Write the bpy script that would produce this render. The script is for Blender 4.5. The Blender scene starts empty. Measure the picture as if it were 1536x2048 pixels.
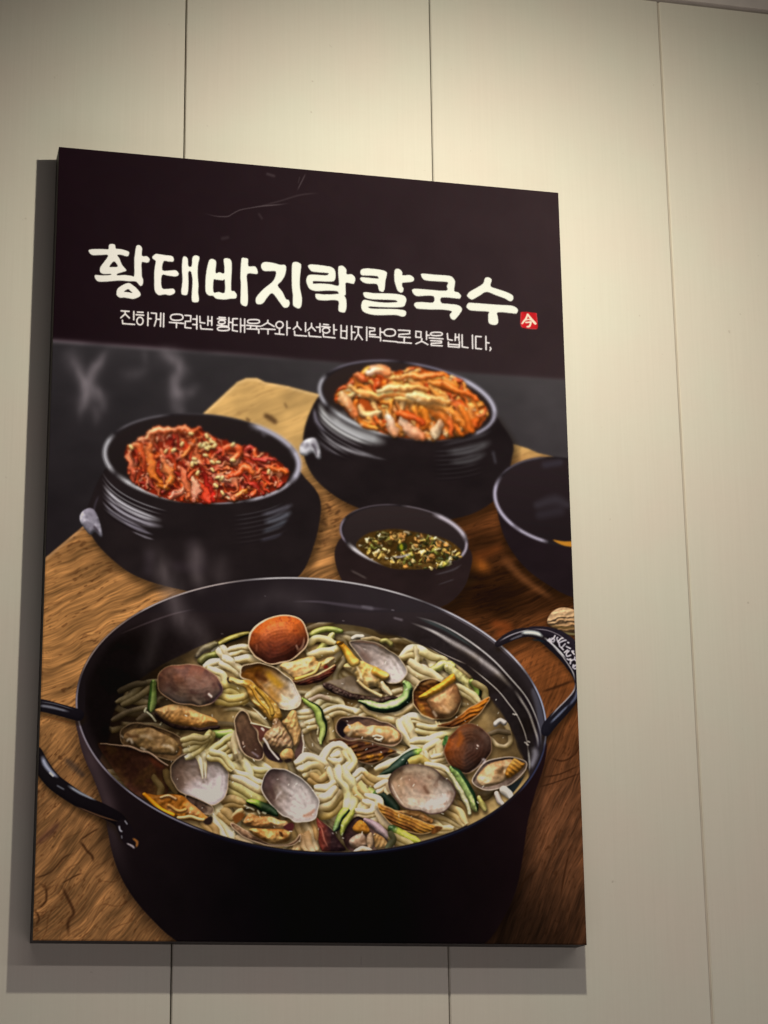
import bpy, bmesh, math
import numpy as np
from mathutils import Matrix, Vector

# ------------------------------------------------------------------ camera
S = bpy.context.scene
COL = S.collection
Z0 = 1.5                                  # height of the poster's lower edge above the floor
PW, PH, PT = 0.600, 0.8951, 0.035         # poster width, height, thickness; its face is the plane y = 0
CAM = np.array([-0.17100, -2.25366, -0.19307])
RR = np.array([[0.97235345, -0.23320565, -0.01199553],
               [0.05381759, 0.27378723, -0.96028341],
               [0.22722771, 0.93308932, 0.2787685]])   # rows: right, down, forward
cam = bpy.data.cameras.new('camera')
cam.sensor_fit = 'HORIZONTAL'; cam.sensor_width = 36.0
cam.lens = 4268.35 / 1536 * 36
cam.clip_start = 0.05; cam.clip_end = 60
co = bpy.data.objects.new('camera', cam); COL.objects.link(co)
m = Matrix.Identity(4)
for i in range(3):
    m[i][0] = RR[0][i]; m[i][1] = -RR[1][i]; m[i][2] = -RR[2][i]
    m[i][3] = CAM[i] + (Z0 if i == 2 else 0)
co.matrix_world = m
S.camera = co

# ------------------------------------------------------------------ light
w = bpy.data.worlds.new('World'); S.world = w; w.use_nodes = True
w.node_tree.nodes['Background'].inputs[0].default_value = (1.0, 0.84, 0.78, 1)
w.node_tree.nodes['Background'].inputs[1].default_value = 0.012

def aim(o, target):
    d = Vector(target) - o.location
    o.rotation_euler = d.to_track_quat('-Z', 'Y').to_euler()

def lamp(name, kind, loc, target, power, color, **kw):
    l = bpy.data.lights.new(name, kind); l.energy = power; l.color = color
    for k, v in kw.items(): setattr(l, k, v)
    o = bpy.data.objects.new(name, l); COL.objects.link(o)
    o.location = (loc[0], loc[1], loc[2] + Z0)
    aim(o, (target[0], target[1], target[2] + Z0))
    return o

# the ceiling downlight that throws the hard shadow to the left of and below the poster
lamp('spot_lamp', 'SPOT', (0.420, -0.640, 0.943), (0.50, 0.035, 0.485), 26.8, (1.0, 0.925, 0.755),
     spot_size=math.radians(147), spot_blend=1.0, shadow_soft_size=0.016)
# the long tube on the ceiling of the room behind the viewer
lamp('tube_lamp', 'AREA', (0.95, -1.75, 1.16), (0.95, -1.75, 0.0), 14.5, (1.0, 0.90, 0.87),
     shape='RECTANGLE', size=3.2, size_y=0.10)
# added fill lamp standing in for light bounced up from the room
lamp('bounce_fill_lamp', 'AREA', (0.4, -1.25, -0.85), (0.35, 0.0, -0.3), 3.9, (1.0, 0.87, 0.86),
     shape='RECTANGLE', size=2.2, size_y=0.8)
S.view_settings.view_transform = 'Standard'; S.view_settings.look = 'None'
S.view_settings.exposure = 0.0; S.view_settings.gamma = 1.0; S.view_settings.use_curve_mapping = False

# ------------------------------------------------------------------ helpers
def mesh_obj(name, verts, faces, mat, parent=None, loc=(0, 0, 0)):
    me = bpy.data.meshes.new(name); me.from_pydata(verts, [], faces); me.update()
    me.materials.append(mat)
    o = bpy.data.objects.new(name, me); COL.objects.link(o)
    o.location = loc
    if parent: o.parent = parent
    return o

def new_mat(name):
    mt = bpy.data.materials.new(name); mt.use_nodes = True
    nt = mt.node_tree; return mt, nt, nt.nodes['Principled BSDF']

def wall_material():
    mt, nt, bs = new_mat('woven_wall_cloth')
    N, L = nt.nodes.new, nt.links.new
    tc = N('ShaderNodeTexCoord')
    mp = N('ShaderNodeMapping'); mp.inputs['Scale'].default_value = (420, 420, 9); L(tc.outputs['Object'], mp.inputs[0])
    n1 = N('ShaderNodeTexNoise'); n1.inputs['Scale'].default_value = 1.0; n1.inputs['Detail'].default_value = 3; L(mp.outputs[0], n1.inputs[0])
    mp2 = N('ShaderNodeMapping'); mp2.inputs['Scale'].default_value = (60, 60, 200); L(tc.outputs['Object'], mp2.inputs[0])
    n2 = N('ShaderNodeTexNoise'); n2.inputs['Scale'].default_value = 1.0; n2.inputs['Detail'].default_value = 2; L(mp2.outputs[0], n2.inputs[0])
    n3 = N('ShaderNodeTexNoise'); n3.inputs['Scale'].default_value = 9; n3.inputs['Detail'].default_value = 4; L(tc.outputs['Object'], n3.inputs[0])
    # tiny specks of dirt
    n4 = N('ShaderNodeTexNoise'); n4.inputs['Scale'].default_value = 130; n4.inputs['Detail'].default_value = 1; L(tc.outputs['Object'], n4.inputs[0])
    sp = N('ShaderNodeMapRange'); sp.inputs[1].default_value = 0.80; sp.inputs[2].default_value = 0.90; L(n4.outputs[0], sp.inputs[0])
    a = N('ShaderNodeMath'); a.operation = 'MULTIPLY_ADD'; L(n2.outputs[0], a.inputs[0]); a.inputs[1].default_value = 0.35; L(n1.outputs[0], a.inputs[2])
    r = N('ShaderNodeMapRange'); r.inputs[1].default_value = 0.42; r.inputs[2].default_value = 0.93
    r.inputs[3].default_value = 0.0; r.inputs[4].default_value = 1.0; L(a.outputs[0], r.inputs[0])
    mx = N('ShaderNodeMix'); mx.data_type = 'RGBA'; L(r.outputs[0], mx.inputs[0])
    mx.inputs[6].default_value = (0.684, 0.654, 0.589, 1); mx.inputs[7].default_value = (0.708, 0.678, 0.613, 1)
    mx2 = N('ShaderNodeMix'); mx2.data_type = 'RGBA'; mx2.blend_type = 'MULTIPLY'; mx2.inputs[0].default_value = 1.0
    r3 = N('ShaderNodeValToRGB'); r3.color_ramp.elements[0].position = 0.3; r3.color_ramp.elements[1].position = 0.7
    r3.color_ramp.elements[0].color = (1.0, 0.965, 0.94, 1); r3.color_ramp.elements[1].color = (0.97, 1.0, 0.965, 1)
    L(n3.outputs[0], r3.inputs[0]); L(mx.outputs[2], mx2.inputs[6]); L(r3.outputs[0], mx2.inputs[7])
    mx3 = N('ShaderNodeMix'); mx3.data_type = 'RGBA'; L(sp.outputs[0], mx3.inputs[0]); L(mx2.outputs[2], mx3.inputs[6])
    mx3.inputs[7].default_value = (0.52, 0.47, 0.40, 1)
    L(mx3.outputs[2], bs.inputs['Base Color'])
    bs.inputs['Roughness'].default_value = 0.85; bs.inputs['Specular IOR Level'].default_value = 0.2
    nw = N('ShaderNodeTexNoise'); nw.inputs['Scale'].default_value = 5; nw.inputs['Detail'].default_value = 1; L(tc.outputs['Object'], nw.inputs[0])
    bw = N('ShaderNodeBump'); bw.inputs['Strength'].default_value = 0.3; bw.inputs['Distance'].default_value = 0.004; L(nw.outputs[0], bw.inputs['Height'])
    bp = N('ShaderNodeBump'); bp.inputs['Strength'].default_value = 0.12; L(bw.outputs[0], bp.inputs['Normal']); bp.inputs['Distance'].default_value = 0.0006
    L(a.outputs[0], bp.inputs['Height']); L(bp.outputs[0], bs.inputs['Normal'])
    return mt

def plain(name, col, rough=0.6, spec=0.3, vary=0.15, scale=40):
    mt, nt, bs = new_mat(name)
    N, L = nt.nodes.new, nt.links.new
    tc = N('ShaderNodeTexCoord'); n = N('ShaderNodeTexNoise'); n.inputs['Scale'].default_value = scale; n.inputs['Detail'].default_value = 3
    L(tc.outputs['Object'], n.inputs[0])
    r = N('ShaderNodeValToRGB'); r.color_ramp.elements[0].color = (*[c * (1 - vary) for c in col], 1); r.color_ramp.elements[1].color = (*[min(1, c * (1 + vary)) for c in col], 1)
    L(n.outputs[0], r.inputs[0]); L(r.outputs[0], bs.inputs['Base Color'])
    bs.inputs['Roughness'].default_value = rough; bs.inputs['Specular IOR Level'].default_value = spec
    return mt

# ------------------------------------------------------------------ the wall
WALL = wall_material()
GAP = plain('dark_joint', (0.10, 0.085, 0.07))
TRIM = plain('painted_trim', (0.66, 0.60, 0.58), 0.7)
def box(x0, x1, y0, y1, z0, z1):
    v = [(x, y, z) for x in (x0, x1) for y in (y0, y1) for z in (z0, z1)]
    f = [(0, 1, 3, 2), (4, 6, 7, 5), (0, 4, 5, 1), (2, 3, 7, 6), (0, 2, 6, 4), (1, 5, 7, 3)]
    return v, f

ZTOP = 1.1915
wall = mesh_obj('wall', *box(-1.2, 2.0, PT + 0.009, PT + 0.08, -1.5, 2.0), GAP, loc=(0, 0, Z0))
wall['kind'] = 'structure'

def panel(x0, x1, gap0, gap1, ch):
    """one cloth-covered wall board with chamfered long edges"""
    xa, xb = x0 + gap0, x1 - gap1
    yf, yb = PT, PT + 0.0085
    prof = [(xa, yb), (xa, yf + ch), (xa + ch * .8, yf), (xb - ch * .8, yf), (xb, yf + ch), (xb, yb)]
    v, f = [], []
    for z in (-1.4, ZTOP):
        for x, y in prof: v.append((x, y, z))
    n = len(prof)
    for i in range(n - 1): f.append((i, i + 1, n + i + 1, n + i))
    f.append(tuple(range(n))[::-1]); f.append(tuple(range(n, 2 * n)))
    o = mesh_obj('wall_panel', v, f, WALL, wall)
    return o
panel(-0.155, 0.149, .0006, .0008, .0012)
panel(0.149, 0.4527, .0008, .0006, .0012)
panel(0.4527, 0.7563, .0006, .0012, .0016)
panel(0.7563, 1.060, .0012, .0006, .0016)
mesh_obj('lit_groove_strip', *box(0.7547, 0.7579, PT + 0.0022, PT + 0.0089, -1.4, ZTOP), plain('lit_groove_tone', (0.50, 0.45, 0.38), 0.8), wall)  # added pale strip: light shining into this groove, put in as colour
panel(1.060, 1.365, .0006, .0006, .0012)
panel(-0.46, -0.155, .0006, .0006, .0012)
mesh_obj('ceiling_trim', *box(-1.2, 2.0, PT - 0.004, PT + 0.0088, ZTOP + 0.0045, 1.36), TRIM, wall)

# a sliver of loose paint on the wall under the board
CHIP = plain('pale_paint', (0.74, 0.70, 0.66))
mesh_obj('paint_chip', [(0.3543, PT - .0006, -.0205), (0.3549, PT - .0008, -.0206), (0.3550, PT - .0008, -.0125), (0.3546, PT - .0006, -.0100),
                        (0.3546, PT + .0001, -.0206), (0.3548, PT + .0001, -.0110)], [(0, 1, 2, 3), (0, 4, 1), (2, 5, 3), (1, 4, 5, 2), (0, 3, 5, 4)], CHIP, wall)

# ------------------------------------------------------------------ the printed picture
# A small 2-D painter. Everything is laid down in the flat pixel frame of the print as it was
# measured (CX, CY .. CX+CW, CY+CH) and then squared up onto the rectangle of the board.
CX, CY, CW, CH = 54, 282, 1134, 1622
IMG = np.zeros((CH, CW, 3), np.float32)
IDS = np.zeros((CH, CW), np.int16)
CLIP = None
PARTS = []                                   # (name, parent index, label)
rng = np.random.RandomState(11)

def part(name, parent=None, label=None):
    PARTS.append((name, parent, label)); return len(PARTS)

def zm(x0, y0, s, pts):
    return [(x0 + x / s, y0 + y / s) for x, y in pts]

def col(c): return np.asarray(c, np.float32) / 255.0

def vn(x, y, seed=0):
    xi = np.floor(x).astype(np.int64); yi = np.floor(y).astype(np.int64)
    fx = (x - xi).astype(np.float32); fy = (y - yi).astype(np.float32)
    fx = fx * fx * (3 - 2 * fx); fy = fy * fy * (3 - 2 * fy)
    def h(a, b):
        v = (a * 374761393 + b * 668265263 + seed * 974711) & 0xffffffff
        v = ((v ^ (v >> 13)) * 1274126177) & 0xffffffff
        v = (v ^ (v >> 16)) & 0xffff
        return v.astype(np.float32) / 65535.0
    a = h(xi, yi); b = h(xi + 1, yi); c = h(xi, yi + 1); d = h(xi + 1, yi + 1)
    return (a + (b - a) * fx) * (1 - fy) + (c + (d - c) * fx) * fy

def fbm(x, y, seed=0, o=3):
    r = 0; a = 0.5; t = 0
    for i in range(o):
        r = r + a * vn(x * 2 ** i, y * 2 ** i, seed + i * 17); t += a; a *= .5
    return r / t

def sst(a, b, x):
    t = np.clip((x - a) / (b - a), 0, 1); return t * t * (3 - 2 * t)

def spline(pts, closed=True, n=4):
    P = np.asarray(pts, np.float64); m = len(P)
    if m < 3: 
        return np.array([P[0] + (P[-1] - P[0]) * t for t in np.linspace(0, 1, n + 1)])
    out = []
    for i in range(m if closed else m - 1):
        if closed: p0, p1, p2, p3 = P[i - 1], P[i], P[(i + 1) % m], P[(i + 2) % m]
        else: p0, p1, p2, p3 = P[max(i - 1, 0)], P[i], P[i + 1], P[min(i + 2, m - 1)]
        for k in range(n):
            t = k / n
            out.append(.5 * ((2 * p1) + (p2 - p0) * t + (2 * p0 - 5 * p1 + 4 * p2 - p3) * t * t + (3 * p1 - p0 - 3 * p2 + p3) * t ** 3))
    if not closed: out.append(P[-1])
    return np.array(out)

def bbox(P, pad):
    x0 = int(max(np.floor(P[:, 0].min() - pad), CX)); x1 = int(min(np.ceil(P[:, 0].max() + pad), CX + CW))
    y0 = int(max(np.floor(P[:, 1].min() - pad), CY)); y1 = int(min(np.ceil(P[:, 1].max() + pad), CY + CH))
    if x1 - x0 < 2 or y1 - y0 < 2: return None
    return slice(y0 - CY, y1 - CY), slice(x0 - CX, x1 - CX)

def grid(b):
    ys = np.arange(b[0].start, b[0].stop, dtype=np.float32) + CY + .5
    xs = np.arange(b[1].start, b[1].stop, dtype=np.float32) + CX + .5
    return np.meshgrid(xs, ys)

def sdf(contours, X, Y):
    d2 = np.full(X.shape, 1e9, np.float32); ins = np.zeros(X.shape, bool)
    for P in contours:
        Q = np.roll(P, -1, 0)
        for (ax, ay), (bx, by) in zip(P, Q):
            ex, ey = bx - ax, by - ay; l2 = ex * ex + ey * ey
            if l2 < 1e-9: continue
            wx = X - np.float32(ax); wy = Y - np.float32(ay)
            t = np.clip((wx * np.float32(ex) + wy * np.float32(ey)) / np.float32(l2), 0, 1)
            dx = wx - t * np.float32(ex); dy = wy - t * np.float32(ey)
            np.minimum(d2, dx * dx + dy * dy, out=d2)
            if ay != by:
                c = ((ay > Y) != (by > Y)) & (wx < np.float32(ex) * wy / np.float32(ey))
                ins ^= c
    d = np.sqrt(d2); return np.where(ins, d, -d)

def comp(b, cov, c, pid=0):
    if CLIP is not None: cov = cov * CLIP[b]
    k = cov[..., None]
    IMG[b] = IMG[b] * (1 - k) + c * k
    if pid: IDS[b][cov > .5] = pid

def darken(b, cov, tint=(0.0, 0.0, 0.0)):
    if CLIP is not None: cov = cov * CLIP[b]
    k = cov[..., None]
    IMG[b] = IMG[b] * (1 - k) + np.asarray(tint, np.float32) * k

def gauss(a, s):
    r = int(3 * s + 1); k = np.exp(-np.arange(-r, r + 1) ** 2 / (2 * s * s)).astype(np.float32); k /= k.sum()
    for ax in (0, 1):
        p = [(0, 0)] * a.ndim; p[ax] = (r, r); q = np.pad(a, p, mode='edge'); o = 0
        for i, w_ in enumerate(k):
            sl = [slice(None)] * a.ndim; sl[ax] = slice(i, i + a.shape[ax]); o = o + w_ * q[tuple(sl)]
        a = o
    return a

LT = np.array([-.22, -.74, .63]); LT /= np.linalg.norm(LT)
HV = LT + np.array([0, 0, 1.]); HV /= np.linalg.norm(HV)

def light(h, base, amb=.42, spec=.25, gloss=18, flip=1.0):
    gy, gx = np.gradient(h)
    nz = 1 / np.sqrt(gx * gx + gy * gy + 1)
    nx, ny = -gx * nz, -gy * nz
    nl = np.clip(nx * LT[0] + ny * LT[1] + nz * LT[2], 0, 1)
    nh = np.clip(nx * HV[0] + ny * HV[1] + nz * HV[2], 0, 1)
    k = amb + (1 - amb) / LT[2] * nl
    k = np.where(k > 1, 1 + (k - 1) * .5, k); spec = spec * .45
    return base * k[..., None] + (spec * nh ** gloss)[..., None] * np.array([1, .97, .9], np.float32)

def shadow_of(b, d, dx, dy, blur, a):
    s = np.roll(np.roll(d, int(dy), 0), int(dx), 1)
    if dy > 0: s[:int(dy)] = -99
    if dx > 0: s[:, :int(dx)] = -99
    if dx < 0: s[:, int(dx):] = -99
    darken(b, sst(-blur, blur * .6, s) * a, (.10, .065, .03))

def fill(pts, c, pid=0, smooth=True, soft=1.2, tex=0, n=4, alpha=1.0, ts=.03):
    """flat shape; pts may be a list of contours"""
    cs = pts if isinstance(pts[0][0], (list, tuple, np.ndarray)) else [pts]
    cs = [spline(q, True, n) if smooth else np.asarray(q, float) for q in cs]
    b = bbox(np.concatenate(cs), soft + 2)
    if b is None: return
    X, Y = grid(b); d = sdf(cs, X, Y)
    c = np.broadcast_to(col(c), X.shape + (3,))
    if tex: c = c * (1 + tex * (fbm(X * ts, Y * ts, 5) - .5))[..., None]
    comp(b, np.clip(.5 + d / soft, 0, 1) * alpha, c, pid)

def blob(pts, c0, c1=None, R=12, depth=.8, bump=1.5, bs=.09, spec=.22, gloss=16, sh=(2, 5, 7, .5), pid=0,
         grad=None, ridge=None, rim=None, concave=False, tex=.12, amb=.42, soft=1.3, spots=None, rings=None):
    P = spline(pts, True, 4); b = bbox(P, 16)
    if b is None: return
    X, Y = grid(b); d = sdf([P], X, Y)
    if sh: shadow_of(b, d, *sh)
    if rim is not None and rim[1] > 1.4 and R >= 18: R = max(float(d.max()) * .92, 6.0)
    t = np.clip(d / R, 0, 1); h = R * np.sqrt(np.clip(1 - (1 - t) ** 2, 0, 1)) * depth
    if concave: h = -h * .95
    seed = int(abs(P[0, 0] * 3 + P[0, 1] * 7)) % 997
    if rings: h = h + rings[0] * np.sin(d * 6.283 / rings[1] + 2.5 * fbm(X * .03, Y * .03, seed + 5, 2)) * sst(0, 6, d)
    if bump: h = h + bump * 3.6 * (fbm(X * bs, Y * bs, seed, 2) - .5)
    m = fbm(X * .05, Y * .05, seed + 3, 3)
    if ridge:
        amp, per, ang, wob = ridge; meat = spec >= .25
        if meat: amp *= .45
        u = (X * np.cos(ang) + Y * np.sin(ang)) / per + wob * m
        r = np.sin(u * 2 * np.pi); h = h + amp * r
    A = col(c0)
    if c1 is not None:
        B = col(c1)
        if grad is not None:
            (gx0, gy0), (gx1, gy1) = grad
            q = ((X - gx0) * (gx1 - gx0) + (Y - gy0) * (gy1 - gy0)) / ((gx1 - gx0) ** 2 + (gy1 - gy0) ** 2)
            q = np.clip(q + (m - .5) * .6, 0, 1)
        else: q = sst(.35, .65, m)
        base = A + (B - A) * q[..., None]
    else: base = np.broadcast_to(A, X.shape + (3,))
    base = base * (1 + tex * 2 * (fbm(X * .22, Y * .22, seed + 9, 2) - .5))[..., None]
    if ridge: base = base * (1 + (.04 if meat else .12) * r)[..., None]
    if spots is not None:
        sc, thr, cc = spots
        k = .7 * sst(thr - .14, thr + .2, fbm(X * sc * 1.4, Y * sc * 1.4, seed + 31, 4))[..., None]; base = base * (1 - k) + col(cc) * k
    C = light(h, base, amb, spec, gloss)
    if concave:
        C = C * (1 - .16 * np.exp(-(d / 9) ** 2))[..., None]
        if R > 20: C = C * (1 + .05 * np.sin(d * .55 + 3 * m) * sst(0, 10, d) + .10 * np.exp(-((d - .42 * R) / 2.6) ** 2) * (m > .45))[..., None]
    if rim is not None:
        rc, rw = rim; k = sst(rw + 1.2, rw * .4, d)[..., None]; C = C * (1 - k) + col(rc) * k
    comp(b, np.clip(.5 + d / soft, 0, 1), np.clip(C, 0, 1), pid)

def stroke_field(P, W, pad):
    b = bbox(P, pad + float(np.max(W)))
    if b is None: return None
    X, Y = grid(b)
    D = np.full(X.shape, 9.0, np.float32); Lt = np.zeros_like(D); Sd = np.zeros_like(D); PX = np.zeros_like(D); PY = np.zeros_like(D)
    seg = np.linalg.norm(np.diff(P, axis=0), axis=1); cum = np.concatenate([[0], np.cumsum(seg)]); tot = max(cum[-1], 1e-6)
    for i in range(len(P) - 1):
        (ax, ay), (bx, by) = P[i], P[i + 1]; wm = max(W[i], W[i + 1]) + pad
        x0 = int(max(min(ax, bx) - wm - CX - b[1].start, 0)); x1 = int(max(ax, bx) + wm - CX - b[1].start + 2)
        y0 = int(max(min(ay, by) - wm - CY - b[0].start, 0)); y1 = int(max(ay, by) + wm - CY - b[0].start + 2)
        if x1 <= x0 or y1 <= y0: continue
        s = (slice(y0, y1), slice(x0, x1)); x, y = X[s], Y[s]
        if x.size == 0: continue
        ex, ey = bx - ax, by - ay; l = max(np.hypot(ex, ey), 1e-6)
        t = np.clip(((x - ax) * ex + (y - ay) * ey) / (l * l), 0, 1)
        wd = W[i] + (W[i + 1] - W[i]) * t
        dx, dy = x - ax - t * ex, y - ay - t * ey
        dd = np.sqrt(dx * dx + dy * dy) / np.maximum(wd, .3)
        k = dd < D[s]
        D[s] = np.where(k, dd, D[s]); Lt[s] = np.where(k, wd, Lt[s])
        Sd[s] = np.where(k, (cum[i] + t * seg[i]) / tot, Sd[s])
        PX[s] = np.where(k, dx / np.maximum(wd, .3), PX[s]); PY[s] = np.where(k, dy / np.maximum(wd, .3), PY[s])
    return b, X, Y, D, Lt, Sd, PX, PY

def tube(pts, w, c0, c1=None, pid=0, spec=.2, gloss=14, amb=.42, sh=(1, 4, 5, .45), taper=.0, flat=.0, tex=.08,
         alpha=1.0, edge=None, soft=1.1, n=5, cseg=None, lit=True, fade=0.0, lines=0.0, warm=False):
    """round strand along a smooth line; w half-width (number or list)"""
    P = spline(pts, False, n)
    W = np.interp(np.linspace(0, 1, len(P)), np.linspace(0, 1, len(w)), w) if isinstance(w, (list, tuple)) else np.full(len(P), float(w))
    if taper:
        u = np.linspace(0, 1, len(P)); W = W * np.clip(np.minimum(u, 1 - u) / taper, .45, 1) ** .5
    f = stroke_field(P, W, 9)
    if f is None: return
    b, X, Y, D, Lt, Sd, PX, PY = f
    dpx = np.where(D > 8, -99, (1 - D) * Lt)
    if sh: shadow_of(b, dpx, *sh)
    r = np.clip(D, 0, 1); nz = np.sqrt(np.clip(1 - r * r * (1 - flat), 0.02, 1)); k = np.sqrt(1 - flat)
    nx, ny = PX * k, PY * k
    nl = np.clip(nx * LT[0] + ny * LT[1] + nz * LT[2], 0, 1); nh = np.clip(nx * HV[0] + ny * HV[1] + nz * HV[2], 0, 1)
    A = col(c0); base = np.broadcast_to(A, X.shape + (3,))
    if c1 is not None:
        q = Sd if cseg is None else sst(cseg[0], cseg[1], Sd)
        base = A + (col(c1) - A) * q[..., None]
    if edge is not None:                       # a coloured skin on one side: (colour, side, from)
        ec, sx, sy, lo = edge
        q = sst(lo, lo + .25, PX * sx + PY * sy)[..., None]; base = base * (1 - q) + col(ec) * q
    if tex: base = base * (1 + tex * 2 * (fbm(X * (.05 if warm else .15), Y * (.05 if warm else .15), int(P[0, 0]) % 91, 2) - .5))[..., None]
    kk = amb + (1 - amb) / LT[2] * nl; kk = np.where(kk > 1, 1 + (kk - 1) * (.85 if warm else .55), kk)
    kq = kk[..., None] ** np.array([.92, 1.02, 1.4], np.float32) if warm else kk[..., None]
    C = base * kq + (spec * nh ** gloss)[..., None] if lit else base + 0
    if lines: C = C * (1 - lines * (sst(.62, .95, r) - .5 * np.exp(-((PX * .5 + PY * .9 + .35) / .22) ** 2)))[..., None]
    a = np.clip(.5 + dpx / soft, 0, 1) * alpha
    if fade: a = a * sst(0, fade, Sd) * sst(1, 1 - fade, Sd)
    comp(b, a, np.clip(C, 0, 1), pid)

def warp(b, amp, sc, seed=0, mask=None, o=3):
    """push the paint about a little so that nothing keeps a ruled outline"""
    X, Y = grid(b)
    dx = amp * 2 * (fbm(X * sc, Y * sc, seed, o) - .5); dy = amp * 2 * (fbm(X * sc + 31, Y * sc + 7, seed + 50, o) - .5)
    if mask is not None: dx = dx * mask; dy = dy * mask
    fx = np.clip(X - CX - .5 + dx, 0, CW - 1.001); fy = np.clip(Y - CY - .5 + dy, 0, CH - 1.001)
    x0 = fx.astype(int); y0 = fy.astype(int); tx = (fx - x0)[..., None]; ty = (fy - y0)[..., None]
    x1 = np.minimum(x0 + 1, CW - 1); y1 = np.minimum(y0 + 1, CH - 1)
    I = IMG.copy() if b[0].stop - b[0].start > 600 else IMG
    out = (I[y0, x0] * (1 - tx) + I[y0, x1] * tx) * (1 - ty) + (I[y1, x0] * (1 - tx) + I[y1, x1] * tx) * ty
    ids = IDS[np.round(fy).astype(int), np.round(fx).astype(int)]
    IMG[b] = out; IDS[b] = ids

def box_of(x0, y0, x1, y1): return slice(max(y0 - CY, 0), min(y1 - CY, CH)), slice(max(x0 - CX, 0), min(x1 - CX, CW))

def grit(pid, amp, sc, seed, specks=()):
    """fine uneven tone inside one painted thing"""
    ys, xs = np.nonzero(IDS == pid)
    if len(ys) == 0: return
    b = slice(ys.min(), ys.max() + 1), slice(xs.min(), xs.max() + 1); X, Y = grid(b); k = (IDS[b] == pid)
    m = 1 + k * amp * 2 * (fbm(X * sc, Y * sc, seed, 3) - .5)
    I = IMG[b] * m[..., None]
    for ssc, thr, cc, al, sd in specks:
        q = (sst(thr, thr + .10, fbm(X * ssc, Y * ssc, sd, 2)) * k * al)[..., None]; I = I * (1 - q) + col(cc) * q
    IMG[b] = np.clip(I, 0, 1)

def glow(pts, w, c, alpha, n=5):
    """soft-edged streak of light or vapour"""
    P = spline(pts, False, n)
    W = np.interp(np.linspace(0, 1, len(P)), np.linspace(0, 1, len(w)), w) if isinstance(w, (list, tuple)) else np.full(len(P), float(w))
    f = stroke_field(P, W, max(W) * .3 + 3)
    if f is None: return
    b, X, Y, D, Lt, Sd, PX, PY = f
    a = np.clip(1 - D, 0, 1); a = a * a * (3 - 2 * a)
    ln = np.linalg.norm(np.diff(P, axis=0), axis=1).sum()
    e = np.clip(np.minimum(Sd, 1 - Sd) * 5, 0, 1) if ln > 3.2 * W.max() else 1.0
    comp(b, a * e * alpha, col(c))

def vapour(strokes, box, c, blur, seed, wamp=18, wsc=.03):
    """soft rising wisps, drawn in a layer of their own"""
    X, Y = grid(box); M = np.zeros(X.shape, np.float32)
    for pts, w, a in strokes:
        P = spline(pts, False, 6); W = np.interp(np.linspace(0, 1, len(P)), np.linspace(0, 1, len(w)), w)
        f = stroke_field(P, W, 3)
        if f is None: continue
        b, D, Sd = f[0], f[3], f[5]
        k = np.clip(1 - D, 0, 1) ** 1.3 * np.clip(np.minimum(Sd, 1 - Sd) * 4, 0, 1) * a
        y0, y1 = max(b[0].start, box[0].start), min(b[0].stop, box[0].stop); x0, x1 = max(b[1].start, box[1].start), min(b[1].stop, box[1].stop)
        if y1 <= y0 or x1 <= x0: continue
        t = M[y0 - box[0].start:y1 - box[0].start, x0 - box[1].start:x1 - box[1].start]
        np.maximum(t, k[y0 - b[0].start:y1 - b[0].start, x0 - b[1].start:x1 - b[1].start], out=t)
    dx = wamp * 2 * (fbm(X * wsc, Y * wsc * .7, seed, 3) - .5); dy = wamp * (fbm(X * wsc, Y * wsc * .7, seed + 9, 2) - .5)
    H, W_ = M.shape; jj, ii = np.meshgrid(np.arange(W_), np.arange(H))
    M = M[np.clip(ii + dy, 0, H - 1).astype(int), np.clip(jj + dx, 0, W_ - 1).astype(int)]
    M = .55 * gauss(M, blur) + .45 * gauss(M, blur * 2.6)
    M = M * (.55 + .9 * fbm(X * .035, Y * .018, seed + 4, 3))
    comp(box, np.clip(M, 0, .8), col(c))

def ell(cx, cy, a, b_, th, t0=0, t1=360, n=48):
    t = np.radians(np.linspace(t0, t1, n)); th = math.radians(th)
    x, y = a * np.cos(t), b_ * np.sin(t)
    return np.stack([cx + x * math.cos(th) - y * math.sin(th), cy + x * math.sin(th) + y * math.cos(th)], 1)

def ell_r(X, Y, cx, cy, a, b_, th):
    th = math.radians(th); u = (X - cx) * math.cos(th) + (Y - cy) * math.sin(th); v = -(X - cx) * math.sin(th) + (Y - cy) * math.cos(th)
    return np.sqrt((u / a) ** 2 + (v / b_) ** 2), u, v

FULL = (slice(0, CH), slice(0, CW))
GX, GY = grid(FULL)
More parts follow.
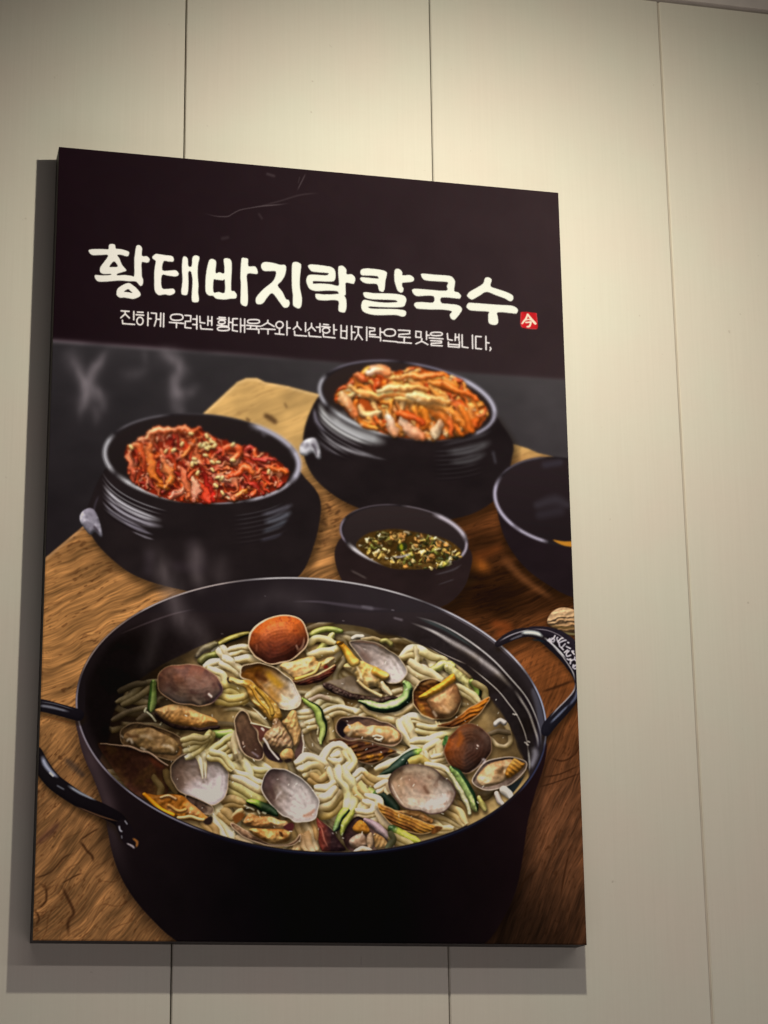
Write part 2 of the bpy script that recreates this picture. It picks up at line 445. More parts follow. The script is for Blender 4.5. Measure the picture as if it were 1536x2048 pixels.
# ---- dark studio wall and table of the printed photograph
def backdrop():
    line = np.interp(GX, [100, 480, 926, 1140], [681, 709, 745, 760])
    d = GY - line
    q = np.clip((GX - 100) / 1000, 0, 1)[..., None]; v = np.clip((GY - 290) / 400, 0, 1)[..., None]
    top = col((26, 15, 18)) * (1 - q) + col((63, 49, 49)) * q
    top = top * (1 - .10 * v * q)
    g = np.clip((GY - 690) / 330, 0, 1)[..., None]
    low = (col((46, 42, 43)) * (1 - q) + col((69, 64, 63)) * q) * (1 - g) + (col((33, 28, 29)) * (1 - q) + col((61, 55, 56)) * q) * g
    low = low * (1 + .28 * (fbm(GX * .012, GY * .02, 3, 3) - .5))[..., None]
    k = sst(-5, 5, d)[..., None]
    IMG[:] = top * (1 - k) + low * k
    e = np.exp(-(d / 5) ** 2) * np.clip(1 - (GX - 100) / 620, .1, 1) * .38 * (.6 + .8 * vn(GX * .02, GY * .001, 8))
    IMG[:] = IMG + e[..., None] * col((120, 108, 112))
    IMG[:] = IMG * (1 + .10 * (fbm(GX * .02, GY * .02, 21, 3) - .5))[..., None]
    vapour([([(146, 690), (152, 712), (162, 742), (180, 776), (170, 806), (158, 850)], [9, 15, 14, 17, 14, 8], .95), ([(226, 690), (206, 726), (190, 764), (200, 792), (206, 830)], [9, 14, 18, 14, 8], .85),
            ([(312, 700), (346, 712), (360, 738), (346, 766), (356, 786), (392, 770)], [10, 19, 21, 19, 19, 9], 1.0), ([(352, 780), (358, 840)], [16, 9], .5), ([(285, 698), (290, 735)], [8, 6], .5),
            ([(236, 750), (300, 738)], [14, 16], .3), ([(128, 692), (150, 725), (160, 770)], [24, 30, 24], .35), ([(190, 800), (196, 860)], [12, 6], .35)],
           box_of(104, 684, 470, 880), (146, 134, 136), 4.2, 5)

TABLE = [(60, 1138), (88, 1117), (165, 1053), (300, 926), (405, 828), (474, 764), (492, 756), (514, 756), (530, 764), (575, 772), (636, 788), (760, 830), (900, 850),
         (1018, 889), (1030, 889), (1056, 897), (1076, 906), (1098, 911), (1160, 930), (1200, 1920), (40, 1920)]

def table():
    pid = part('wooden_table')
    b = FULL; d = sdf([np.array(TABLE, float)], GX, GY)
    wx = GX + 26 * (fbm(GX * .008, GY * .008, 1, 3) - .5); wy = GY + 40 * (fbm(GX * .009, GY * .006, 2, 3) - .5)
    def grain(ang, per, ratio, seed, o=3):
        c, s = math.cos(math.radians(ang)), math.sin(math.radians(ang))
        u = wx * c + wy * s; v = -wx * s + wy * c
        return fbm(u / (per * ratio), v / per, seed, o)
    kB = sst(1380, 1520, GY) * sst(700, 500, GX); kC = sst(700, 900, GX) * sst(1250, 1450, GY); kA = np.clip(1 - kB - kC, 0, 1)
    mixg = lambda per, ratio, seed, o=2: grain(-22, per, ratio, seed, o) * kA + grain(-48, per * .85, ratio * .8, seed + 1, o) * kB + grain(-66, per * .9, ratio * .8, seed + 2, o) * kC
    broad = mixg(15, 9, 11); mid = mixg(5.2, 15, 21); fine = mixg(1.7, 20, 31)
    line = sst(.90, 1.0, 1 - np.abs(2 * mid - 1)) * sst(.38, .62, broad)
    pore = sst(.66, .78, mixg(3.0, 5, 41)) * sst(.36, .6, mixg(30, 3, 51))
    rr = np.sqrt(((wx - 330) * 1.0) ** 2 + ((wy - 1900) * 1.25) ** 2) / 46 + 1.1 * fbm(GX * .015, GY * .015, 33, 2)
    ring = np.abs((rr % 1) - .5) * 2
    crack = sst(.90, 1.0, ring) * sst(1600, 1690, GY) * sst(560, 400, GX)
    def C(*c): return col(c)
    far = sst(1010, 880, GY)[..., None]; lo = sst(1350, 1620, GY)[..., None]; rt = sst(640, 860, GX)[..., None]
    base = C(162, 111, 62) * (1 - lo) + C(116, 79, 46) * lo
    base = base * (1 - far) + C(208, 163, 97) * far
    right = C(118, 66, 32) * (1 - lo) + C(94, 58, 36) * lo
    base = base * (1 - rt * (1 - far)) + right * rt * (1 - far)
    amp = (1.0 - .72 * far[..., 0])
    k = 1 + amp * ((broad - .5) * .55 + (mid - .5) * .36 + (fine - .5) * .50)
    W = base * np.clip(k, .3, 1.5)[..., None]
    for m_, al in ((line, .50), (pore, .52), (crack, .40)):
        q = (m_ * amp * al)[..., None]; W = W * (1 - q) + C(62, 34, 17) * q
    W = W * (1 + .26 * (fbm(GX * .02, GY * .02, 44, 3) - .5))[..., None]
    # deep tone of the print toward the pans and the right-hand corner
    vig = 1 - .78 * sst(1650, 1890, GY) * sst(900, 1020, GX) * sst(1200, 960, GX + (GY - 1880) * .3) 
    vig = vig * (1 - .45 * sst(1700, 1890, GY) * sst(980, 1100, GX))
    up = sst(640, 700, GX) * sst(1010, 1090, GY) * sst(1330, 1200, GY)
    vig = vig * (1 - .45 * up * (.4 + fbm(GX * .012, GY * .012, 61, 3)))
    vig = vig * (1 - .5 * np.exp(-(((GX - 985) / 110) ** 2 + ((GY - 1190) / 55) ** 2)))
    W = W * vig[..., None]
    edge = np.exp(-((d - 3) / 3.0) ** 2) * sst(800, 600, GX)
    W = W + (edge * .10)[..., None]
    comp(b, np.clip(.5 + d / 1.8, 0, 1), np.clip(W, 0, 1), pid)
    glow([(895, 1128), (940, 1125), (985, 1140)], [18, 26, 14], (205, 110, 35), .55)
    glow([(1010, 1090), (960, 1112), (930, 1120)], [10, 20, 12], (150, 75, 30), .4)
    glow([(1000, 1110), (1050, 1160), (1110, 1200)], [16, 14, 10], (150, 90, 48), .45)
    glow([(975, 1245), (1015, 1255), (985, 1275)], [16, 18, 12], (150, 70, 28), .5)
    glow([(840, 1140), (900, 1165), (960, 1160)], [10, 16, 8], (110, 72, 40), .4)
    for p, w_, a in [([(525, 828), (540, 836), (556, 848)], [7, 11, 8], .75), ([(494, 838), (498, 841)], [5, 5], .6), ([(570, 808), (573, 814)], [5, 5], .4),
                     ([(655, 1010), (660, 1018)], [6, 6], .55), ([(672, 1028), (678, 1022)], [5, 5], .65), ([(645, 1045), (652, 1050)], [8, 6], .5), ([(640, 1085), (655, 1078)], [9, 9], .4)]:
        glow(p, w_, (62, 38, 22), a)
    # dark lines running through the boards
    for p, w_ in [([(157, 1681), (166, 1690), (174, 1702), (184, 1712), (187, 1727)], 3.2), ([(158, 1682), (175, 1670), (200, 1655)], 1.8),
                  ([(115, 1770), (125, 1775), (132, 1790), (143, 1812), (147, 1828), (136, 1845), (138, 1878)], 4.0), ([(122, 1768), (150, 1752), (166, 1746)], 1.8),
                  ([(91, 1770), (93, 1790), (90, 1805), (74, 1820)], 3), ([(72, 1822), (78, 1838), (70, 1852)], 2.5), ([(64, 1758), (100, 1745), (128, 1715), (150, 1706)], 1.8),
                  ([(1100, 1515), (1125, 1522), (1150, 1508), (1162, 1480)], 2), ([(1085, 1555), (1120, 1548), (1160, 1530)], 1.6), ([(1075, 1575), (1110, 1565), (1165, 1545)], 1.6),
                  ([(1080, 1385), (1110, 1375), (1150, 1360)], 3), ([(1035, 1790), (1050, 1760), (1075, 1740)], 2), ([(1140, 1700), (1130, 1740), (1120, 1800)], 2)]:
        glow(p, w_ * 1.5, (46, 25, 13), .75, n=6)
    glow([(135, 1522), (150, 1535), (165, 1550)], [10, 14, 9], (40, 34, 34), .55)
    glow([(70, 1690), (105, 1660), (120, 1640)], [10, 14, 8], (48, 26, 26), .5)

def pot(rim, body, inner, pid, base=(33, 26, 26), rim_hi=(), bands=(), thick=5.0):
    """round dark clay pot: body outline, rim ellipse, inner wall"""
    P = np.array(body, float); Ps = spline(P, True, 4); b = bbox(Ps, 14); X, Y = grid(b); d = sdf([Ps], X, Y)
    shadow_of(b, d, 6, 12, 16, .55)
    c = col(base) * (1 + .3 * (fbm(X * .02, Y * .03, 71, 3) - .5))[..., None]
    comp(b, np.clip(.5 + d / 2.2, 0, 1), c, pid)
    for p, w_, cc, a in bands: glow(p, w_, cc, a)
    cx, cy, a_, b_, th = rim
    E_ = ell(cx, cy, a_, b_, th); b = bbox(E_, 8); X, Y = grid(b)
    r, u, v = ell_r(X, Y, *rim)
    px = (1 - r) * min(a_, b_) * 1.25
    comp(b, np.clip(.5 + px / 1.8, 0, 1), np.broadcast_to(col((36, 30, 31)), X.shape + (3,)), pid)
    k = np.clip((Y - (cy - b_)) / (2 * b_), 0, 1)[..., None]
    ic = col(inner) * (1.12 - .28 * k)
    comp(b, np.clip(.5 + (px - thick) / 2.5, 0, 1), ic, pid)
    for t0, t1, w_, cc, al, ins in rim_hi:
        glow(ell(cx, cy, a_ - ins, b_ - ins * .8, th, t0, t1, 26), w_, cc, al, n=2)

def ridges(cx, cy, a, b_, th, pid, dy0):
    for i in range(7):
        g = 1 - i / 9
        glow(ell(cx, cy + dy0 + i * 8.5, a + i * 2.0, b_ + i * .5, th, 108 + i * 3, 168 - i * 2, 26), 1.7, (226, 222, 226), .62 * g, n=2)
        glow(ell(cx, cy + dy0 + 4 + i * 8.5, a + i * 2.0, b_ + i * .5, th, 104 + i * 3, 170 - i * 2, 26), 2.2, (24, 18, 20), .70, n=2)
        glow(ell(cx, cy + dy0 + i * 8.5, a + i * 2.0, b_ + i * .5, th, 34, 70, 18), 2.0, (104, 102, 106), .34 * g, n=2)
        glow(ell(cx, cy + dy0 + 4 + i * 8.5, a + i * 2.0, b_ + i * .5, th, 30, 74, 18), 2.0, (26, 20, 22), .5, n=2)

def strands(n, region, dirs, pal, w, L, pid=0, spec=.35, sh=(1, 2, 3, .5), seed=3):
    R = np.random.RandomState(seed); P = spline(region, True, 3)
    x0, y0 = P.min(0); x1, y1 = P.max(0); c = P.mean(0); k = 0
    def inside(x, y):
        r = False
        for (ax, ay), (bx, by) in zip(P, np.roll(P, -1, 0)):
            if (ay > y) != (by > y) and x < (bx - ax) * (y - ay) / (by - ay) + ax: r = not r
        return r
    pts = []
    while len(pts) < n:
        x, y = R.uniform(x0, x1), R.uniform(y0, y1)
        if inside(x, y): pts.append((x, y))
    pts.sort(key=lambda q: q[1] + R.uniform(-25, 25))
    for x, y in pts:
        a = math.radians(dirs(x, y) + R.normal(0, 24)); l = R.uniform(*L); bend = R.normal(0, .45)
        q = []
        for t in np.linspace(-.5, .5, 4):
            aa = a + bend * t * 2; q.append((x + math.cos(aa) * l * t, y + math.sin(aa) * l * t + bend * 6 * t * t))
        q = [(xx, yy) for xx, yy in q if inside(xx, yy)]
        if len(q) < 2: continue
        cc = pal[R.randint(len(pal))]; c1 = pal[R.randint(len(pal))]
        tube(q, R.uniform(*w), cc, c1, pid, spec=spec, gloss=22, sh=sh, taper=.3, tex=.3, n=4, amb=.35)

def back_dishes():
    # --- far right kimchi pot
    p2 = part('clay_pot', None, 'black clay pot of pale orange kimchi, printed at upper right')
    body = [(700, 800), (650, 790), (632, 800), (612, 846), (606, 885), (612, 925), (638, 966), (690, 1004), (760, 1030), (840, 1042), (925, 1034), (985, 1004), (1012, 962), (1024, 915), (1027, 893), (1019, 872), (1004, 850), (984, 826), (930, 815)]
    bands = [([(638, 802), (652, 838), (690, 866), (745, 888)], [5, 14, 15, 8], (214, 212, 206), .95), ([(652, 822), (690, 856), (745, 878), (775, 886)], [8, 16, 18, 6], (190, 188, 186), .85),
             ([(628, 815), (633, 842), (652, 868)], [4, 7, 3], (150, 142, 156), .7), ([(640, 862), (670, 890), (715, 905), (752, 914)], [4, 8, 8, 4], (176, 170, 172), .8),
             ([(632, 880), (655, 898), (680, 912)], [2, 5, 2], (140, 132, 138), .6), ([(690, 893), (740, 912), (775, 920)], [2, 5, 2], (120, 114, 118), .6),
             ([(645, 850), (680, 876), (730, 896)], [1.5, 4, 1.5], (60, 50, 52), .6), ([(890, 905), (940, 900), (985, 882)], [8, 17, 8], (92, 88, 88), .8), ([(895, 925), (940, 920), (975, 905)], [6, 14, 6], (84, 80, 80), .7),
             ([(985, 900), (992, 930)], [6, 5], (80, 76, 82), .6), ([(880, 892), (960, 872), (985, 858)], [4, 6, 4], (76, 70, 72), .6)]
    pot((815, 802, 180, 77, 9.5), body, (44, 34, 31), p2, rim_hi=[(150, 200, 7, (190, 186, 192), .9, 2), (95, 152, 8, (205, 204, 204), .95, 4), (200, 262, 4, (118, 110, 122), .9, 1), (262, 318, 4, (138, 132, 150), .9, 2),
        (300, 372, 8, (206, 200, 214), .95, 4), (352, 400, 6, (176, 168, 182), .9, 4), (45, 95, 3, (70, 62, 64), .8, 2)], bands=bands)
    ridges(815, 802, 184, 78, 9.5, p2, 18)
    h = part('pot_handle', p2)
    blob([(599, 893), (607, 882), (620, 876), (632, 878), (640, 898), (642, 916), (634, 918), (626, 906), (612, 912), (600, 908)], (214, 210, 212), (120, 112, 120), R=9, sh=None, pid=h, bump=.15, spec=.05)
    glow([(622, 885), (631, 900), (634, 916)], [3, 4, 2], (70, 60, 66), .8)
    k = part('kimchi', p2)
    reg = [(672, 790), (690, 768), (722, 746), (735, 735), (775, 740), (800, 737), (834, 733), (852, 740), (882, 748), (918, 758), (940, 780), (955, 795), (972, 815), (975, 835), (952, 858), (930, 869), (880, 880), (830, 878), (770, 868), (720, 845), (686, 820)]
    fill(reg, (178, 74, 24), k, soft=3)
    pal = [(232, 108, 30), (240, 134, 44), (244, 160, 78), (214, 82, 24), (240, 146, 60), (200, 68, 22), (246, 186, 118)]
    strands(170, reg, lambda x, y: 10 + (x - 760) * .16 + (40 if y > 830 else 0), pal, (4.5, 8), (30, 74), k, seed=5, sh=(1, 2, 3, .34))
    for p, w_, c0, c1 in [([(700, 775), (740, 790), (800, 790), (860, 815), (905, 850), (925, 868)], 8, (242, 160, 80), (230, 106, 26)), ([(790, 800), (850, 805), (900, 825), (945, 862)], 8, (244, 176, 96), (234, 116, 28)),
                          ([(735, 742), (760, 738), (775, 745)], 10, (246, 190, 150), (236, 130, 66)), ([(780, 755), (850, 750), (885, 752)], 7, (244, 150, 70), (226, 96, 28)), ([(860, 765), (910, 778), (950, 795)], 7, (238, 128, 44), (222, 92, 26)),
                          ([(760, 780), (800, 775), (850, 782)], 8, (246, 190, 116), (238, 140, 56)), ([(815, 793), (860, 800), (895, 806)], 9, (246, 196, 128), (240, 150, 66)), ([(775, 835), (790, 868)], 10, (248, 210, 176), (226, 150, 100)),
                          ([(805, 835), (815, 860), (845, 876)], 10, (246, 206, 170), (214, 120, 70)), ([(880, 845), (870, 872)], 10, (244, 180, 130), (240, 206, 160)), ([(900, 838), (905, 870)], 6, (226, 108, 44), (200, 80, 30)),
                          ([(845, 815), (855, 835), (848, 858)], 9, (240, 140, 40), (222, 100, 24)), ([(800, 825), (830, 838), (845, 846)], 9, (228, 92, 26), (206, 70, 20)), ([(686, 790), (700, 815), (715, 832)], 9, (246, 190, 130), (230, 120, 60)),
                          ([(920, 815), (935, 835), (945, 862)], 6, (238, 130, 40), (226, 100, 28)), ([(950, 826), (965, 830), (970, 818)], 3, (230, 110, 50), (210, 90, 40)), ([(710, 752), (730, 760)], 8, (236, 120, 60), (214, 84, 36))]:
        tube(p, w_, c0, c1, k, spec=.40, gloss=20, sh=(1, 3, 5, .36), taper=.2, tex=.18, amb=.58)
    m_ = grid(box_of(660, 725, 985, 885)); r_ = ell_r(m_[0], m_[1], 815, 802, 172, 70, 9.5)[0]; m_ = sst(1.0, .9, r_)
    warp(box_of(660, 725, 985, 885), 7, .045, 11, m_, 2); warp(box_of(660, 725, 985, 885), 2.2, .14, 12, m_, 1)
    grit(k, .10, .11, 13, [(.13, .76, (150, 50, 16), .5, 14), (.10, .74, (255, 226, 176), .5, 15)])
    # --- right-hand empty soup bowl, cut by the edge
    b3 = part('soup_bowl', None, 'black bowl cut off by the right edge of the print')
    body = [(1030, 990), (996, 1000), (996, 1030), (1012, 1082), (1045, 1130), (1090, 1166), (1150, 1196), (1230, 1200), (1230, 980), (1120, 990)]
    pot((1126, 1004, 142, 88, 11), body, (40, 31, 32), b3, base=(34, 25, 27), thick=6,
        rim_hi=[(120, 200, 6.5, (196, 186, 204), .95, 4), (95, 128, 6, (190, 180, 196), .9, 4), (196, 250, 4, (96, 88, 98), .8, 2)], bands=[])
    glow([(1075, 1010), (1110, 1000), (1135, 1010)], [14, 20, 12], (66, 60, 66), .55); glow([(1080, 1030), (1120, 1022)], [16, 18], (58, 52, 58), .5)
    glow([(1090, 930), (1120, 925)], [12, 12], (66, 62, 72), .5)
    fill([(1106, 1080), (1130, 1083), (1170, 1082), (1170, 1094), (1130, 1092)], (196, 128, 40), b3, soft=2.5)
    # --- left kimchi pot
    p1 = part('clay_pot', None, 'black clay pot of dark red kimchi with sesame, printed at left')
    body = [(270, 930), (222, 930), (202, 952), (186, 988), (172, 1030), (178, 1060), (196, 1090), (228, 1122), (268, 1150), (330, 1172), (430, 1190), (540, 1185), (600, 1150), (628, 1090), (641, 1030), (640, 1000), (630, 978), (610, 956), (590, 936), (540, 930)]
    bands = [([(207, 968), (232, 1000), (280, 1028), (325, 1042)], [5, 10, 11, 5], (202, 196, 200), .95), ([(206, 985), (240, 1022), (290, 1045), (328, 1054)], [3, 10, 11, 4], (160, 152, 160), .85),
             ([(204, 1002), (225, 1026), (262, 1048), (295, 1062)], [2, 6, 8, 3], (150, 142, 152), .8), ([(240, 1040), (275, 1058), (308, 1070)], [1, 6, 2], (128, 120, 130), .8), ([(262, 1062), (290, 1074), (310, 1080)], [1, 4, 1], (150, 142, 150), .7),
             ([(198, 990), (190, 1010), (186, 1035)], [3, 4, 3], (70, 62, 72), .6), ([(212, 984), (250, 1022), (300, 1046)], [1, 3, 1], (60, 50, 56), .8), ([(210, 1000), (250, 1036), (290, 1056)], [1, 2.5, 1], (54, 44, 50), .7),
             ([(520, 1030), (555, 1022), (588, 1008)], [6, 11, 5], (92, 88, 96), .75), ([(525, 1045), (560, 1036), (585, 1022)], [8, 13, 6], (98, 98, 106), .8), ([(522, 1065), (555, 1052), (578, 1038)], [6, 9, 3], (84, 86, 94), .75), ([(518, 1082), (548, 1074), (568, 1066)], [5, 6, 2], (74, 70, 80), .7),
             ([(385, 1090), (400, 1120)], [24, 26], (58, 48, 50), .4), ([(300, 1110), (296, 1140)], [20, 22], (56, 46, 50), .45), ([(335, 1130), (420, 1140)], [18, 22], (50, 40, 44), .5)]
    pot((404, 918, 198, 90, 4.5), body, (34, 27, 26), p1, rim_hi=[(150, 205, 8, (190, 186, 188), .95, 3), (98, 152, 8, (204, 200, 200), .95, 4), (205, 250, 4, (110, 104, 108), .85, 1), (250, 300, 3, (70, 64, 66), .8, 1),
        (296, 345, 9, (196, 190, 202), .9, 4), (335, 382, 10, (206, 200, 214), .9, 4), (15, 62, 7, (190, 182, 190), .9, 4), (60, 100, 3.5, (150, 140, 146), .85, 3)], bands=bands)
    ridges(404, 918, 203, 92, 4.5, p1, 22)
    h = part('pot_handle', p1)
    blob([(160, 1030), (168, 1020), (180, 1016), (190, 1022), (199, 1042), (205, 1070), (200, 1074), (190, 1064), (180, 1070), (168, 1056), (160, 1044)], (214, 206, 216), (130, 122, 132), R=11, sh=None, pid=h, bump=.15, spec=.05)
    glow([(186, 1050), (193, 1060), (200, 1068)], [4, 5, 2], (64, 54, 60), .8)
    k = part('kimchi', p1)
    reg = [(252, 905), (262, 893), (285, 872), (320, 858), (366, 852), (405, 858), (430, 872), (462, 884), (488, 896), (508, 902), (535, 908), (562, 928), (576, 940), (577, 955), (562, 975), (520, 992), (470, 1002), (420, 1006), (370, 1005), (325, 995), (285, 978), (258, 955), (253, 930)]
    fill(reg, (126, 32, 14), k, soft=3)
    pal = [(212, 66, 26), (228, 92, 38), (168, 38, 20), (226, 112, 66), (142, 26, 16), (184, 48, 28), (230, 134, 96), (206, 72, 22)]
    strands(330, reg, lambda x, y: 70 + (x - 380) * -.22 if x < 400 else 20 + (x - 460) * .1, pal, (2.4, 5.2), (14, 40), k, seed=8, spec=.5, sh=(1, 2, 3, .34))
    Z = lambda pts: zm(80, 660, 3.84, pts)
    for p, w_, c0, c1 in [([(700, 940), (690, 1020), (715, 1100), (720, 1160)], 6.5, (226, 128, 84), (190, 70, 40)), ([(760, 850), (900, 780), (1060, 760), (1200, 775)], 8, (226, 116, 70), (206, 78, 30)), ([(850, 830), (840, 940), (870, 1070), (930, 1180), (980, 1220)], 7, (224, 108, 58), (216, 110, 26)),
                          ([(700, 900), (760, 890), (800, 980), (810, 1090)], 6, (220, 100, 44), (190, 60, 28)), ([(930, 960), (960, 1040), (1020, 1110), (960, 1200)], 7, (226, 124, 84), (220, 110, 30)), ([(1080, 1050), (1110, 1130), (1150, 1230), (1130, 1290)], 6, (222, 112, 76), (222, 104, 50)),
                          ([(1240, 1060), (1270, 1150), (1290, 1240), (1330, 1310)], 7, (120, 20, 12), (206, 34, 24)), ([(1170, 1160), (1230, 1220), (1270, 1290), (1300, 1320)], 7, (222, 70, 30), (226, 60, 36)), ([(1180, 1140), (1190, 1220), (1180, 1310)], 6, (226, 160, 120), (222, 130, 100)),
                          ([(1100, 960), (1160, 900), (1180, 840)], 6, (224, 112, 44), (206, 80, 26)), ([(1400, 960), (1440, 900), (1520, 900), (1540, 960), (1480, 1000)], 7, (214, 64, 26), (226, 96, 44)), ([(1480, 1120), (1560, 1070), (1640, 1090)], 7, (206, 60, 20), (222, 96, 34)),
                          ([(1640, 990), (1720, 1000), (1800, 990)], 5, (196, 40, 30), (206, 52, 34)), ([(1760, 1070), (1850, 1090), (1890, 1100)], 6, (216, 76, 22), (226, 96, 30)), ([(1490, 1300), (1540, 1250), (1600, 1240)], 6, (222, 104, 60), (220, 110, 26)), ([(1000, 1290), (1060, 1250), (1100, 1200)], 6, (222, 100, 66), (226, 140, 104))]:
        tube(Z(p), w_, c0, c1, k, spec=.45, gloss=20, sh=(1, 3, 6, .38), taper=.2, tex=.3, amb=.50)
    m_ = grid(box_of(240, 845, 590, 1010)); r_ = ell_r(m_[0], m_[1], 404, 918, 189, 83, 4.5)[0]; m_ = sst(1.0, .9, r_)
    warp(box_of(240, 845, 590, 1010), 8, .055, 21, m_, 2); warp(box_of(240, 845, 590, 1010), 2.8, .16, 22, m_, 2)
    grit(k, .20, .12, 23, [(.12, .74, (90, 18, 8), .55, 24), (.14, .76, (255, 190, 150), .6, 25)])
    for x, y in [(1010, 830), (1030, 880), (1100, 810), (1420, 980), (1700, 1040), (1390, 1200), (1440, 1180), (880, 1150), (1010, 1200), (1560, 1180)]:
        q = Z([(x, y)])[0]; glow([(q[0] - 4, q[1]), (q[0] + 4, q[1] + 4)], [7, 6], (62, 12, 10), .8)
    for x, y in [(1285, 870), (1310, 850), (1262, 882), (1300, 898), (1240, 892), (965, 930), (1025, 922), (1325, 1015), (1370, 1015), (1325, 1075), (1395, 1140), (1400, 1250), (1190, 1022), (1210, 1098), (1160, 795), (1280, 815), (1090, 875), (1168, 1030), (1365, 1132), (1350, 1195), (1185, 990), (1270, 962), (1330, 862), (1340, 890), (1480, 880), (1755, 1088), (1280, 912), (1225, 880), (1480, 1000), (700, 900)]:
        q = Z([(x, y)])[0]; a = rng.uniform(0, 3)
        tube([(q[0] - 2.6 * math.cos(a), q[1] - 2.6 * math.sin(a)), (q[0] + 2.6 * math.cos(a), q[1] + 2.6 * math.sin(a))], rng.uniform(2.6, 3.8), (250, 214, 140), (240, 190, 110), k, sh=(1, 2, 2, .5), spec=.25, amb=.6)
    # --- little sauce bowl
    p4 = part('sauce_bowl', None, 'small dark bowl of soy dipping sauce with sesame and spring onion')
    body = [(740, 1080), (692, 1070), (671, 1095), (672, 1130), (690, 1170), (730, 1205), (800, 1220), (880, 1215), (925, 1180), (943, 1130), (941, 1102), (920, 1090), (870, 1085)]
    pot((808, 1074, 130, 63, 9), body, (44, 35, 34), p4, base=(40, 29, 28), thick=4.5, rim_hi=[(150, 200, 4, (150, 136, 150), .85, 2), (98, 152, 7, (222, 214, 214), .98, 4), (200, 262, 2.5, (104, 92, 98), .7, 1), (262, 300, 3, (120, 108, 112), .8, 2),
        (292, 352, 7.5, (206, 194, 202), .95, 4), (345, 390, 5, (190, 176, 188), .9, 4), (30, 70, 2.5, (120, 108, 112), .7, 2)],
        bands=[([(700, 1140), (735, 1158)], [4, 4], (96, 84, 78), .6), ([(868, 1150), (905, 1140), (925, 1128)], [2, 4, 2], (74, 66, 68), .8), ([(875, 1170), (910, 1158)], [2, 3], (66, 58, 60), .7)])
    sa = part('dipping_sauce', p4)
    reg = [(712, 1090), (724, 1074), (745, 1064), (790, 1058), (840, 1066), (890, 1078), (918, 1096), (922, 1110), (905, 1126), (875, 1136), (820, 1139), (780, 1136), (745, 1120), (722, 1104)]
    fill(reg, (74, 50, 18), sa, soft=3)
    glow([(740, 1118), (800, 1130), (870, 1128), (910, 1108)], [3, 7, 8, 4], (140, 104, 50), .5)
    R = np.random.RandomState(4); E4 = np.array(reg)
    pal = [(216, 170, 76), (176, 156, 56), (106, 106, 36), (236, 206, 130), (214, 144, 66), (60, 62, 24), (240, 220, 164), (166, 112, 50), (116, 112, 44), (40, 40, 20), (170, 130, 60)]
    for i in range(190):
        t = R.uniform(0, 2 * np.pi); r = np.sqrt(R.uniform(0, 1)); x = 818 + 98 * r * math.cos(t) + 4; y = 1100 + 34 * r * math.sin(t) + (x - 818) * .14
        if (x - 798) ** 2 / 500 + (y - 1096) ** 2 / 120 < 1 and R.rand() < .8: continue
        a = R.uniform(0, 3); l = R.uniform(1, 5); cc = pal[R.randint(len(pal))]
        if x < 770 and y < 1095 and R.rand() < .45: cc = (70, 60, 20)
        tube([(x - l * math.cos(a), y - l * .7 * math.sin(a)), (x + l * math.cos(a), y + l * .7 * math.sin(a))], R.uniform(1.6, 4.0), cc, None, sa, sh=(1, 2, 2, .35), spec=.3, amb=.5)
    m_ = box_of(705, 1050, 930, 1142); r_ = grid(m_); r_ = sst(1.0, .85, ell_r(r_[0], r_[1], 818, 1100, 106, 38, 9)[0]); warp(m_, 7, .12, 31, r_)
    grit(sa, .3, .12, 33, [(.08, .62, (52, 34, 14), .55, 34), (.11, .78, (240, 226, 190), .6, 35)])
    glow([(782, 1112), (800, 1114), (826, 1106)], [2, 4, 3], (190, 184, 190), .8); glow([(866, 1072), (888, 1084), (904, 1094)], [1.5, 2.5, 1.5], (170, 170, 150), .6)
    fill(zm(780, 960, 3.84, [(60, 545), (60, 500), (100, 480), (130, 500), (120, 540)]), (40, 44, 20), sa, soft=3); fill(zm(780, 960, 3.84, [(72, 515), (85, 490), (100, 510), (92, 540)]), (150, 150, 30), sa, soft=3)
    # --- clam on the table at the right edge
    c = part('clam', None, 'closed tan clam lying on the printed table')
    blob([(1094, 1242), (1104, 1224), (1124, 1215), (1150, 1220), (1175, 1235), (1175, 1262), (1148, 1268), (1118, 1262), (1100, 1252)], (206, 168, 126), (150, 110, 70), R=22, pid=c, ridge=(1.2, 9, 1.4, 1.5), spec=.15, grad=((1110, 1220), (1130, 1266)))
    glow([(1100, 1250), (1130, 1256), (1160, 1254)], [3, 5, 4], (120, 92, 50), .7); glow([(1108, 1262), (1140, 1268), (1165, 1268)], [2, 4, 3], (150, 140, 90), .7)
# ---- the big stew pot
RIM = (622.5, 1431.5, 472.6, 275.0, 5.0)
ZA = lambda p: zm(60, 1250, 3.84, p)
ZB = lambda p: zm(380, 1180, 4.8, p)
ZC = lambda p: zm(620, 1180, 4.8, p)
ZD = lambda p: zm(800, 1230, 4.042, p)
ZE = lambda p: zm(380, 1420, 4.8, p)
ZF = lambda p: zm(600, 1420, 4.8, p)
ZG = lambda p: zm(820, 1420, 4.267, p)
INSIDE = None

def soften_back():
    m = sst(1010, 860, GY)[..., None]
    a = gauss(IMG, .8); b = gauss(IMG, 1.7); f = sst(1080, 1200, GY)[..., None]
    IMG[:] = (a * (1 - m) + b * m) * (1 - f) + IMG * f

